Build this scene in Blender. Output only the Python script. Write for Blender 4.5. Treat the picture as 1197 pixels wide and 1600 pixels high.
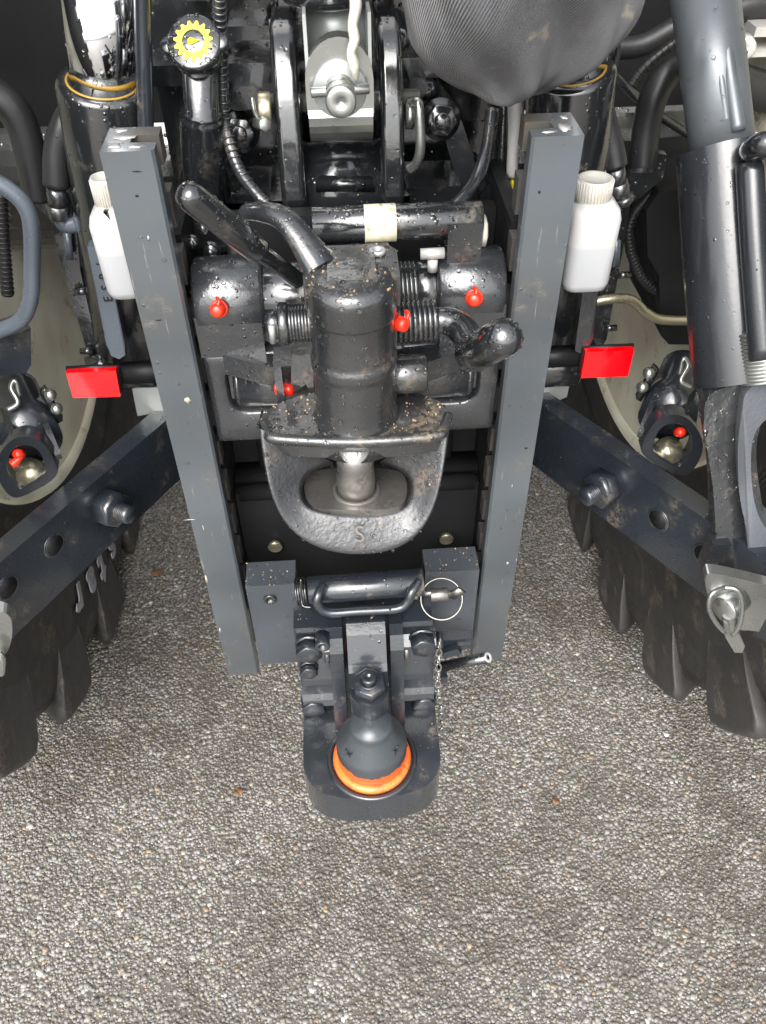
import bpy, bmesh, math, random
import numpy as np
from mathutils import Vector as V, Matrix

for o in list(bpy.data.objects):
    bpy.data.objects.remove(o)
S = bpy.context.scene
C = S.collection
rnd = random.Random(11)
R = math.radians

# ------------------------------------------------------------------ camera
CAM = V((-.0121, -.6991, 1.3919)); YAW, PITCH, ROLL, FPX = -.0569, .7884, .0127, 1300.0
def cam_axes():
    f, u, r = V((0, 1, 0)), V((0, 0, 1)), V((1, 0, 0))
    m = Matrix.Rotation(YAW, 3, 'Z'); f, u, r = m @ f, m @ u, m @ r
    m = Matrix.Rotation(-PITCH, 3, r); f, u = m @ f, m @ u
    m = Matrix.Rotation(ROLL, 3, f); u, r = m @ u, m @ r
    return r, u, f
CR, CU, CF = cam_axes()
cd = bpy.data.cameras.new('camera'); cam = bpy.data.objects.new('camera', cd); C.objects.link(cam)
cam.matrix_world = Matrix(((CR.x, CU.x, -CF.x, CAM.x), (CR.y, CU.y, -CF.y, CAM.y), (CR.z, CU.z, -CF.z, CAM.z), (0, 0, 0, 1)))
cd.sensor_fit = 'HORIZONTAL'; cd.sensor_width = 36; cd.lens = 36 * FPX / 1197
cd.clip_start = .01; cd.clip_end = 500
S.camera = cam
def ray(u, v): return CR * ((u - 598.5) / FPX) - CU * ((v - 800) / FPX) + CF
def P(u, v, Y):                       # the point of the plane at depth Y seen at photo pixel u, v
    d = ray(u, v); return CAM + d * ((Y - CAM.y) / d.y)
def PZ(u, v, Z):
    d = ray(u, v); return CAM + d * ((Z - CAM.z) / d.z)
def PX(u, v, X):
    d = ray(u, v); return CAM + d * ((X - CAM.x) / d.x)
def M(px, p): return px * (p - CAM).dot(CF) / FPX      # pixels to metres at a point

# ------------------------------------------------------------------ sky, sun, exposure
w = bpy.data.worlds.new('World'); S.world = w; w.use_nodes = True
nt = w.node_tree; bg = nt.nodes['Background']
sky = nt.nodes.new('ShaderNodeTexSky'); sky.sky_type = 'NISHITA'; sky.sun_disc = False
SUN_EL, SUN_AZ = R(48), R(196)
sky.sun_elevation = SUN_EL; sky.sun_rotation = SUN_AZ
sky.air_density = 1.0; sky.dust_density = 4.0; sky.ozone_density = 1.0
hs = nt.nodes.new('ShaderNodeHueSaturation'); hs.inputs['Saturation'].default_value = .22
nt.links.new(sky.outputs[0], hs.inputs['Color']); nt.links.new(hs.outputs[0], bg.inputs[0])
bg.inputs[1].default_value = .15
sd = bpy.data.lights.new('sun', 'SUN'); sd.energy = .9; sd.angle = R(50); sd.color = (1, .97, .93)
so = bpy.data.objects.new('sun', sd); C.objects.link(so)
# sky's sun_rotation turns clockwise from +Y seen from above
sdir = V((math.sin(SUN_AZ) * math.cos(SUN_EL), math.cos(SUN_AZ) * math.cos(SUN_EL), math.sin(SUN_EL)))
so.rotation_euler = sdir.to_track_quat('Z', 'Y').to_euler(); so.location = (0, -3, 6)
S.view_settings.view_transform = 'Standard'; S.view_settings.look = 'None'
S.view_settings.gamma = 1; S.view_settings.exposure = 1.45

# ------------------------------------------------------------------ materials
def newmat(name):
    m = bpy.data.materials.new(name); m.use_nodes = True
    return m, m.node_tree, m.node_tree.nodes['Principled BSDF']
def N(nt, t, **kw):
    n = nt.nodes.new('ShaderNode' + t)
    for k, v in kw.items():
        if k in n.inputs.keys(): n.inputs[k].default_value = v
        else: setattr(n, k, v)
    return n
def mth(nt, op, a, b=None, c=None, clamp=False):
    n = nt.nodes.new('ShaderNodeMath'); n.operation = op; n.use_clamp = clamp
    for i, x in enumerate((a, b, c)):
        if x is None: continue
        if isinstance(x, (int, float)): n.inputs[i].default_value = x
        else: nt.links.new(x, n.inputs[i])
    return n.outputs[0]
def mixc(nt, f, a, b):
    n = nt.nodes.new('ShaderNodeMix'); n.data_type = 'RGBA'
    for s, x in ((n.inputs[0], f), (n.inputs[6], a), (n.inputs[7], b)):
        if isinstance(x, (int, float)): s.default_value = x
        elif isinstance(x, tuple): s.default_value = x + (1,) if len(x) == 3 else x
        else: nt.links.new(x, s)
    return n.outputs[2]
def ramp(nt, x, lo, hi):
    n = nt.nodes.new('ShaderNodeMapRange'); n.interpolation_type = 'SMOOTHSTEP'
    nt.links.new(x, n.inputs[0]); n.inputs[1].default_value = lo; n.inputs[2].default_value = hi
    return n.outputs[0]
def noise(nt, co, sc, det=5, rough=.6):
    n = N(nt, 'TexNoise', Scale=sc, Detail=det, Roughness=rough); nt.links.new(co, n.inputs['Vector']); return n.outputs[0]
def paint(name, col, rough=(.15, .35), metal=0, drops=.0, dirt=None, bump=.25, bscale=220, coat=0, spots=None, dscale=190, streak=0, spec=.5, lump=0, cior=1.5):
    m, nt, b = newmat(name); L = nt.links
    co = nt.nodes.new('ShaderNodeTexCoord').outputs['Object']
    n1 = noise(nt, co, 22, 4); n2 = noise(nt, co, bscale, 1); n3 = noise(nt, co, 7, 1)
    c = mixc(nt, ramp(nt, n3, .3, .7), tuple(x * .8 for x in col), tuple(min(1, x * 1.2) for x in col))
    r = mth(nt, 'MULTIPLY_ADD', ramp(nt, n1, .3, .7), rough[1] - rough[0], rough[0])
    if dirt:
        dc, amt = dirt
        mask = mth(nt, 'MULTIPLY', ramp(nt, n1, .62 - amt * .25, .75 - amt * .1), ramp(nt, n2, .35, .6))
        c = mixc(nt, mth(nt, 'MULTIPLY', mask, .85), c, dc)
        r = mth(nt, 'MAXIMUM', r, mth(nt, 'MULTIPLY', mask, .7))
    if spots:
        sc, scol, lo = spots
        sm = ramp(nt, noise(nt, co, sc, 4, .7), lo, lo + .06)
        c = mixc(nt, sm, c, scol); r = mth(nt, 'MAXIMUM', r, mth(nt, 'MULTIPLY', sm, .8))
    if streak:
        mp = nt.nodes.new('ShaderNodeMapping'); L.new(co, mp.inputs[0]); mp.inputs['Scale'].default_value = (1, 1, .07); mp.inputs['Rotation'].default_value = (0, .12, 0)
        sk = ramp(nt, noise(nt, mp.outputs[0], 300, 2), .64, .72); sk = mth(nt, 'MULTIPLY', sk, ramp(nt, n1, .45, .6)); c = mixc(nt, mth(nt, 'MULTIPLY', sk, streak), c, (.32, .33, .33)); r = mth(nt, 'MAXIMUM', r, mth(nt, 'MULTIPLY', sk, .55))
        c = mixc(nt, mth(nt, 'MULTIPLY', ramp(nt, n1, .35, .75), .3), c, (.10, .09, .075))
    h = mth(nt, 'MULTIPLY', n2, bump * .4)
    if lump: h = mth(nt, 'ADD', h, mth(nt, 'MULTIPLY', noise(nt, co, 48, 3, .5), lump))
    if drops > 0:
        hh = None
        for sc, rad, w8 in ((dscale, .34, 1.0), (dscale * .45, .2, 1.6)):
            v = N(nt, 'TexVoronoi', Scale=sc); L.new(co, v.inputs['Vector'])
            s = nt.nodes.new('ShaderNodeSeparateColor'); L.new(v.outputs['Color'], s.inputs[0])
            sel = mth(nt, 'GREATER_THAN', s.outputs[0], 1 - drops)
            dd = mth(nt, 'DIVIDE', v.outputs['Distance'], mth(nt, 'MULTIPLY_ADD', s.outputs[1], rad * 1.1, rad * .25))
            d = mth(nt, 'MULTIPLY', mth(nt, 'SUBTRACT', 1.0, ramp(nt, dd, 0, 1)), sel)
            d = mth(nt, 'MULTIPLY', d, ramp(nt, n1, .42, .56))
            d = mth(nt, 'MULTIPLY', d, w8)
            hh = d if hh is None else mth(nt, 'MAXIMUM', hh, d)
        h = mth(nt, 'ADD', h, mth(nt, 'MULTIPLY', hh, .9))
        r = mth(nt, 'MULTIPLY', r, mth(nt, 'SUBTRACT', 1.0, mth(nt, 'MULTIPLY', hh, .8, clamp=True)))
    bp = N(nt, 'Bump', Strength=.7, Distance=.0012); L.new(h, bp.inputs['Height']); L.new(bp.outputs[0], b.inputs['Normal'])
    if coat: L.new(bp.outputs[0], b.inputs['Coat Normal'])
    L.new(c, b.inputs['Base Color']); L.new(r, b.inputs['Roughness'])
    b.inputs['Metallic'].default_value = metal; b.inputs['Coat Weight'].default_value = coat
    b.inputs['Coat IOR'].default_value = cior; b.inputs['Coat Roughness'].default_value = .07 if cior > 1.7 else .13; b.inputs['Specular IOR Level'].default_value = spec
    return m
TAN = (.16, .12, .075); DUST = (.10, .09, .075)
BLK = paint('wet_black_paint', (.012, .0135, .015), (.1, .3), drops=.4, dirt=(DUST, .2), coat=1, spec=.65, cior=1.6)
BLKD = paint('dark_black_paint', (.011, .0115, .0125), (.4, .6), bump=.4, spec=.25)
GRIME = paint('black_paint_with_grime', (.018, .019, .02), (.2, .5), drops=.5, dirt=((.15, .115, .075), .3), coat=1, spec=.6, bump=.5, lump=1.0, cior=1.6)
JAWM = paint('worn_wet_casting', (.03, .031, .033), (.28, .62), drops=.5, dirt=((.13, .10, .07), .35), coat=.35, spec=.55, bump=1.3, bscale=260, lump=1.3)
SLEEVE = paint('satin_black_sleeve', (.018, .02, .023), (.22, .34), drops=.15, coat=.6, bump=.15)
CAST = paint('charcoal_cast_paint', (.02, .022, .025), (.2, .42), drops=.35, dirt=(DUST, .3), coat=1, spec=.6, bump=.5, bscale=420, lump=.8, cior=1.6)
GREY = paint('slate_grey_paint', (.070, .081, .091), (.3, .45), drops=.05, dirt=((.22, .2, .16), .08), coat=.6, bump=.12, bscale=500, spots=(55, (.45, .40, .31), .72), streak=.5)
BLOCK = paint('mid_slate_paint', (.05, .057, .067), (.3, .45), drops=.08, dirt=((.16, .13, .1), .12), coat=.6, bump=.2)
GREYD = paint('dark_slate_paint', (.018, .022, .028), (.25, .42), drops=.1, dirt=((.16, .13, .1), .15), coat=.9, bump=.3, cior=1.55)
LINK = paint('blue_black_paint', (.018, .022, .028), (.2, .4), drops=.06, dirt=((.11, .09, .07), .3), coat=.9, cior=1.55)
WORN = paint('worn_dirty_steel', (.11, .104, .094), (.3, .55), metal=.5, dirt=((.12, .09, .06), .5), bump=.8)
STEEL = paint('bare_steel', (.26, .25, .235), (.22, .45), metal=.85, dirt=((.13, .11, .08), .4), bump=.5)
ZINC = paint('zinc_plate', (.4, .41, .39), (.2, .38), metal=.9, bump=.2, spots=(30, (.42, .2, .06), .74))
ZINCD = paint('dull_zinc', (.42, .44, .43), (.35, .5), metal=.6, bump=.2, spots=(25, (.3, .22, .12), .72))
YZINC = paint('yellow_zinc', (.5, .46, .33), (.22, .38), metal=.85, bump=.2)
CHROME = paint('chrome', (.72, .73, .74), (.03, .09), metal=1, drops=.05, bump=.02)
RED = paint('red_rubber_cap', (.9, .03, .008), (.25, .4), bump=.1, coat=.3)
REFL = paint('red_reflector', (.95, .0, .004), (.06, .12), bump=.05, coat=.6)
CREAM = paint('cream_rim_paint', (.93, .84, .66), (.3, .5), bump=.15, dirt=((.42, .36, .25), .25), spots=(9, (.28, .16, .06), .73))
def mat_bottle():
    m, nt, b = newmat('milky_plastic'); L = nt.links
    co = nt.nodes.new('ShaderNodeTexCoord').outputs['Object']; sp = nt.nodes.new('ShaderNodeSeparateXYZ'); L.new(co, sp.inputs[0])
    n = noise(nt, co, 35, 3)
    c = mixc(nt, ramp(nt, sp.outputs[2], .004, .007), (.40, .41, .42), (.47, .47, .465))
    c = mixc(nt, mth(nt, 'MULTIPLY', ramp(nt, n, .55, .75), .5), c, (.40, .34, .24))
    L.new(c, b.inputs['Base Color']); b.inputs['Roughness'].default_value = .38; b.inputs['Subsurface Weight'].default_value = .5; b.inputs['Subsurface Scale'].default_value = .02
    b.inputs['Subsurface Radius'].default_value = (1, 1, 1)
    return m
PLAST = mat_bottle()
CAPW = paint('off_white_cap', (.42, .41, .375), (.35, .5), bump=.2, dirt=((.42, .36, .27), .4))
RUB = paint('hose_rubber', (.016, .016, .017), (.3, .5), drops=.08, bump=.4)
GREYTUBE = paint('silver_grey_paint', (.075, .09, .11), (.22, .36), drops=.05, coat=.4, bump=.1)
LIFT = paint('blue_grey_steel', (.11, .12, .13), (.28, .45), metal=.4, drops=.04, bump=.2, spots=(14, (.38, .21, .07), .66))
SILV = paint('cast_silver_paint', (.10, .107, .12), (.35, .5), metal=.3, bump=1.0, bscale=300, dirt=((.2, .18, .14), .15))
TYRE = paint('tyre_rubber', (.028, .027, .026), (.42, .65), dirt=((.11, .09, .07), .45), bump=.8)
LUG = paint('dusty_lug_rubber', (.042, .040, .038), (.45, .7), dirt=((.15, .125, .10), .4), bump=.8)
YEL = paint('yellow_print', (.85, .68, .02), (.3, .45), bump=.05)
BAND = paint('cream_tape', (.72, .68, .50), (.35, .5), bump=.3, dirt=((.5, .4, .2), .2))
CORD = paint('dirty_white_cord', (.68, .64, .54), (.7, .9), bump=1.5, dirt=((.4, .33, .22), .3))
LETTER = paint('white_sidewall_print', (.3, .3, .32), (.5, .7), bump=.2)
LEAF = paint('dry_leaf', (.22, .12, .06), (.5, .8), bump=.5)
SCUFF = paint('bared_primer', (.42, .37, .28), (.5, .8), bump=.8, dirt=((.2, .16, .11), .4))
SCUFFW = paint('scraped_metal', (.55, .55, .54), (.3, .5), metal=.5, bump=.8, dirt=((.2, .16, .11), .5))
PALE = paint('pale_alloy', (.55, .54, .52), (.3, .5), metal=.4, bump=.3)

def mat_ball():
    m, nt, b = newmat('ball_grey_and_orange_paint'); L = nt.links
    co = nt.nodes.new('ShaderNodeTexCoord').outputs['Object']
    sp = nt.nodes.new('ShaderNodeSeparateXYZ'); L.new(co, sp.inputs[0])
    n = noise(nt, co, 60, 5)
    z = mth(nt, 'ADD', sp.outputs[2], mth(nt, 'MULTIPLY', mth(nt, 'SUBTRACT', n, .5), .03))
    k = ramp(nt, z, -.016, -.014)
    L.new(mixc(nt, k, (.85, .11, .022), (.045, .052, .058)), b.inputs['Base Color'])
    b.inputs['Roughness'].default_value = .3; b.inputs['Coat Weight'].default_value = .3
    bp = N(nt, 'Bump', Strength=.3, Distance=.001); L.new(n, bp.inputs['Height']); L.new(bp.outputs[0], b.inputs['Normal'])
    return m
BALL = mat_ball()
ORANGE = paint('orange_paint', (.95, .18, .03), (.3, .5), coat=.3, bump=.3, dirt=((.42, .02, .012), .75), spots=(60, (.06, .05, .045), .68))

def mat_sock():
    m, nt, b = newmat('ribbed_grey_canvas'); L = nt.links
    uv = nt.nodes.new('ShaderNodeUVMap').outputs[0]
    co = nt.nodes.new('ShaderNodeTexCoord').outputs['Object']
    wv = N(nt, 'TexWave', Scale=1.0); wv.wave_type = 'BANDS'; wv.bands_direction = 'X'; L.new(uv, wv.inputs['Vector'])
    wv.inputs['Scale'].default_value = 26; wv.inputs['Distortion'].default_value = .6
    n = noise(nt, co, 14); n2 = noise(nt, co, 60)
    c = mixc(nt, ramp(nt, n, .3, .7), (.03, .031, .034), (.056, .057, .061))
    c = mixc(nt, ramp(nt, mth(nt, 'MULTIPLY', n, n2), .34, .44), c, (.22, .19, .13))
    c = mixc(nt, mth(nt, 'MULTIPLY', wv.outputs[1], .45), c, (.11, .11, .115))
    L.new(c, b.inputs['Base Color']); b.inputs['Roughness'].default_value = .75
    b.inputs['Sheen Weight'].default_value = .25
    bp = N(nt, 'Bump', Strength=.9, Distance=.0015)
    L.new(mth(nt, 'ADD', wv.outputs[1], n2), bp.inputs['Height']); L.new(bp.outputs[0], b.inputs['Normal'])
    return m
SOCK = mat_sock()

def mat_ground(far):
    m, nt, b = newmat('bitumen_binder' if not far else 'stone'); L = nt.links
    co = nt.nodes.new('ShaderNodeTexCoord').outputs['Object']
    big = noise(nt, co, 2.2, 5); mid = noise(nt, co, 14, 4)
    if far:
        a = nt.nodes.new('ShaderNodeAttribute'); a.attribute_name = 'tone'
        c = a.outputs['Color']
    else:
        v = N(nt, 'TexVoronoi', Scale=150); L.new(co, v.inputs['Vector'])
        s = nt.nodes.new('ShaderNodeSeparateColor'); L.new(v.outputs['Color'], s.inputs[0])
        c = mixc(nt, ramp(nt, v.outputs['Distance'], .25, .55), mixc(nt, s.outputs[0], (.10, .095, .088), (.30, .285, .26)), (.108, .096, .08))
    mud = mth(nt, 'MULTIPLY', ramp(nt, big, .42, .6), ramp(nt, mid, .3, .6))
    c = mixc(nt, mth(nt, 'MULTIPLY', mud, .62), c, (.075, .062, .048))
    L.new(c, b.inputs['Base Color'])
    L.new(mth(nt, 'MULTIPLY_ADD', mid, .4, .18 if far else .3), b.inputs['Roughness'])
    n = noise(nt, co, 500, 2); bp = N(nt, 'Bump', Strength=.5, Distance=.001); L.new(n, bp.inputs['Height']); L.new(bp.outputs[0], b.inputs['Normal'])
    return m
GROUND = mat_ground(False); STONE = mat_ground(True)

# ------------------------------------------------------------------ mesh helpers
def frame(d):
    d = d.normalized(); a = V((0, 0, 1)) if abs(d.z) < .9 else V((1, 0, 0))
    x = a.cross(d).normalized(); return x, d.cross(x), d
class B:
    def __init__(s): s.bm = bmesh.new()
    def poly(s, vs, fs):
        v = [s.bm.verts.new(p) for p in vs]
        for f in fs:
            try: s.bm.faces.new([v[i] for i in f])
            except ValueError: pass
        return s
    def box(s, a, b):
        (x0, y0, z0), (x1, y1, z1) = [min(p, q) for p, q in zip(a, b)], [max(p, q) for p, q in zip(a, b)]
        return s.poly([(x0, y0, z0), (x1, y0, z0), (x1, y1, z0), (x0, y1, z0), (x0, y0, z1), (x1, y0, z1), (x1, y1, z1), (x0, y1, z1)],
                      [(3, 2, 1, 0), (4, 5, 6, 7), (0, 1, 5, 4), (1, 2, 6, 5), (2, 3, 7, 6), (3, 0, 4, 7)])
    def bar(s, a, b, wd, ht, up=(0, 0, 1)):          # rectangular bar from a to b
        a, b = V(a), V(b); d = (b - a).normalized(); x = d.cross(V(up)).normalized(); y = x.cross(d)
        q = [a + x * i * wd / 2 + y * j * ht / 2 for i, j in ((-1, -1), (1, -1), (1, 1), (-1, 1))]
        return s.prism(q, b - a)
    def prism(s, pts, vec):
        n = len(pts); pts = [V(p) for p in pts]; vec = V(vec)
        nrm = V((0, 0, 0))
        for i in range(n): nrm += pts[i].cross(pts[(i + 1) % n])
        if nrm.dot(vec) > 0: pts = pts[::-1]
        return s.poly(pts + [p + vec for p in pts], [tuple(range(n)), tuple(range(2 * n - 1, n - 1, -1))] + [((i + 1) % n, i, n + i, n + (i + 1) % n) for i in range(n)])
    def lathe(s, a, d, prof, seg=28, ph=0):            # profile of (t, r) along direction d from a
        a, d = V(a), V(d); x, y, z = frame(d); rings = []; n0 = []
        for t, r in prof:
            c = a + z * t
            if r < 1e-6: rings.append([s.bm.verts.new(c)])
            else: rings.append([s.bm.verts.new(c + (x * math.cos(k * 2 * math.pi / seg + ph) + y * math.sin(k * 2 * math.pi / seg + ph)) * r) for k in range(seg)])
        for p, q in zip(rings, rings[1:]):
            for k in range(seg):
                k2 = (k + 1) % seg
                f = ([p[0]] if len(p) == 1 else [p[k], p[k2]]) + ([q[0]] if len(q) == 1 else [q[k2], q[k]])
                if len(f) > 2: s.bm.faces.new(f)
        for ring, rev in ((rings[0], True), (rings[-1], False)):
            if len(ring) > 1: s.bm.faces.new(ring[::-1] if rev else ring)
        return s
    def cyl(s, a, b, r, r2=None, seg=24, ch=0):
        a, b = V(a), V(b); d = b - a; l = d.length; r2 = r if r2 is None else r2
        pr = [(0, r), (l, r2)] if not ch else [(0, r - ch), (ch, r), (l - ch, r2), (l, r2 - ch)]
        return s.lathe(a, d, pr, seg)
    def hexa(s, a, b, r, ph=.3):
        a, b = V(a), V(b); l = (b - a).length; c = r * .06
        return s.lathe(a, b - a, [(0, r), (l - c, r), (l, r * .92)], 6, ph)
    def tube(s, pts, r, seg=12, sub=6, cap=True, flat=1.0):
        pts = [V(p) for p in pts]; rr = r if isinstance(r, (list, tuple)) else [r] * len(pts)
        if len(pts) > 2 and sub > 1:
            q, qr = [], []
            for i in range(len(pts) - 1):
                p0 = pts[max(i - 1, 0)]; p1 = pts[i]; p2 = pts[i + 1]; p3 = pts[min(i + 2, len(pts) - 1)]
                for k in range(sub):
                    t = k / sub
                    q.append(.5 * ((2 * p1) + (p2 - p0) * t + (2 * p0 - 5 * p1 + 4 * p2 - p3) * t * t + (3 * p1 - p0 - 3 * p2 + p3) * t ** 3))
                    qr.append(rr[i] * (1 - t) + rr[i + 1] * t)
            q.append(pts[-1]); qr.append(rr[-1]); pts, rr = q, qr
        x = None; rings = []
        for i, p in enumerate(pts):
            d = (pts[min(i + 1, len(pts) - 1)] - pts[max(i - 1, 0)]).normalized()
            if x is None: x = frame(d)[0]
            x = (x - d * x.dot(d)).normalized(); y = d.cross(x)
            rings.append([s.bm.verts.new(p + (x * math.cos(k * 2 * math.pi / seg) + y * math.sin(k * 2 * math.pi / seg) * flat) * rr[i]) for k in range(seg)])
        for p, q in zip(rings, rings[1:]):
            for k in range(seg): s.bm.faces.new([p[k], p[(k + 1) % seg], q[(k + 1) % seg], q[k]])
        if cap: s.bm.faces.new(rings[0][::-1]); s.bm.faces.new(rings[-1])
        return s
    def ring(s, c, ax, Rr, r, seg=32, seg2=10):
        x, y, z = frame(V(ax)); c = V(c)
        g = [[s.bm.verts.new(c + (x * math.cos(i * 2 * math.pi / seg) + y * math.sin(i * 2 * math.pi / seg)) * (Rr + r * math.cos(j * 2 * math.pi / seg2)) + z * r * math.sin(j * 2 * math.pi / seg2)) for j in range(seg2)] for i in range(seg)]
        for i in range(seg):
            for j in range(seg2):
                s.bm.faces.new([g[i][j], g[(i + 1) % seg][j], g[(i + 1) % seg][(j + 1) % seg2], g[i][(j + 1) % seg2]])
        return s
    def coil(s, a, b, Rr, r, turns, seg=8):
        a, b = V(a), V(b); x, y, z = frame(b - a); n = int(turns * 16)
        return s.tube([a + (b - a) * (i / n) + (x * math.cos(i * math.pi / 8) + y * math.sin(i * math.pi / 8)) * Rr for i in range(n + 1)], r, seg, 1)
    def loft(s, loops, closed=False):
        g = [[s.bm.verts.new(p) for p in lp] for lp in loops]; n = len(g[0])
        for p, q in zip(g, g[1:]):
            for k in range(n if closed else n - 1): s.bm.faces.new([p[k], p[(k + 1) % n], q[(k + 1) % n], q[k]])
        return g
def sm(pts, n=2):                        # round the corners of a closed outline
    for _ in range(n):
        q = []
        for i in range(len(pts)):
            a, c = V(pts[i]), V(pts[(i + 1) % len(pts)]); q += [a.lerp(c, .25), a.lerp(c, .75)]
        pts = q
    return pts
WL = {}
def thing(name, label, cat, loc, group=None):
    o = bpy.data.objects.new(name, None); C.objects.link(o); o.empty_display_size = .05
    o.location = loc; WL[o.name] = V(loc); tag(o, label, cat, group); return o
def tag(o, label, cat, group=None):
    o['label'] = label; o['category'] = cat
    if group: o['group'] = group
    return o
def mk(name, b, mat, parent=None, bev=0, seg=2, sharp=32, wn=True, fix=False, allsmooth=False):
    bm = b.bm
    if fix: bmesh.ops.recalc_face_normals(bm, faces=bm.faces)
    flat = set()
    for f in bm.faces:
        if all(len(e.link_faces) < 2 or not (R(.3) < e.calc_face_angle(0) < R(30)) for e in f.edges): flat.add(f)
    for f in bm.faces: f.smooth = not (bev and f in flat)
    if bev:
        es = [e for e in bm.edges if len(e.link_faces) == 2 and e.calc_face_angle(0) > R(30)]
        if es:
            rs = bmesh.ops.bevel(bm, geom=es, offset=bev, segments=seg, profile=.5, affect='EDGES', clamp_overlap=True)
            for f in rs['faces']: f.smooth = True
    if allsmooth:
        for f in bm.faces: f.smooth = len(f.verts) < 6
    for e in bm.edges:
        if len(e.link_faces) == 2 and e.calc_face_angle(0) > R(sharp): e.smooth = False
    co = [v.co for v in bm.verts]
    lo = V((min(c.x for c in co), min(c.y for c in co), min(c.z for c in co))); hi = V((max(c.x for c in co), max(c.y for c in co), max(c.z for c in co)))
    org = (lo + hi) / 2; bm.transform(Matrix.Translation(-org))
    me = bpy.data.meshes.new(name); bm.to_mesh(me); bm.free(); me.materials.append(mat)
    o = bpy.data.objects.new(name, me); C.objects.link(o)
    if parent is not None: o.parent = parent; o.location = org - WL[parent.name]
    else: o.location = org
    WL[o.name] = org
    return o
def bolt(name, p, d, r, h, mat, parent, stud=0, washer=0):
    p, d = V(p), V(d).normalized(); b = B()
    if washer: b.lathe(p, d, [(0, washer), (r * .18, washer)], 24); p = p + d * r * .18
    b.hexa(p, p + d * h, r, rnd.random())
    if stud: b.lathe(p + d * h * .9, d, [(0, r * .5), (stud, r * .5), (stud + r * .08, r * .42)], 18)
    return mk(name, b, mat, parent, wn=False)
def text(name, body, origin, xdir, ydir, size, ext, mat, parent, align='CENTER', fat=0):
    cu = bpy.data.curves.new('t', 'FONT'); cu.body = body; cu.size = size; cu.extrude = ext; cu.align_x = align; cu.align_y = 'CENTER'; cu.resolution_u = 3; cu.offset = fat
    to = bpy.data.objects.new('t', cu); C.objects.link(to)
    me = bpy.data.meshes.new_from_object(to.evaluated_get(bpy.context.evaluated_depsgraph_get())); bpy.data.objects.remove(to); bpy.data.curves.remove(cu)
    x = V(xdir).normalized(); z = x.cross(V(ydir)).normalized(); y = z.cross(x)
    me.transform(Matrix(((x.x, y.x, z.x, 0), (x.y, y.y, z.y, 0), (x.z, y.z, z.z, 0), (0, 0, 0, 1))))
    me.name = name; me.materials.clear(); me.materials.append(mat)
    o = bpy.data.objects.new(name, me); C.objects.link(o)
    o.parent = parent; o.location = V(origin) - WL[parent.name]; WL[o.name] = V(origin); return o

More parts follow.
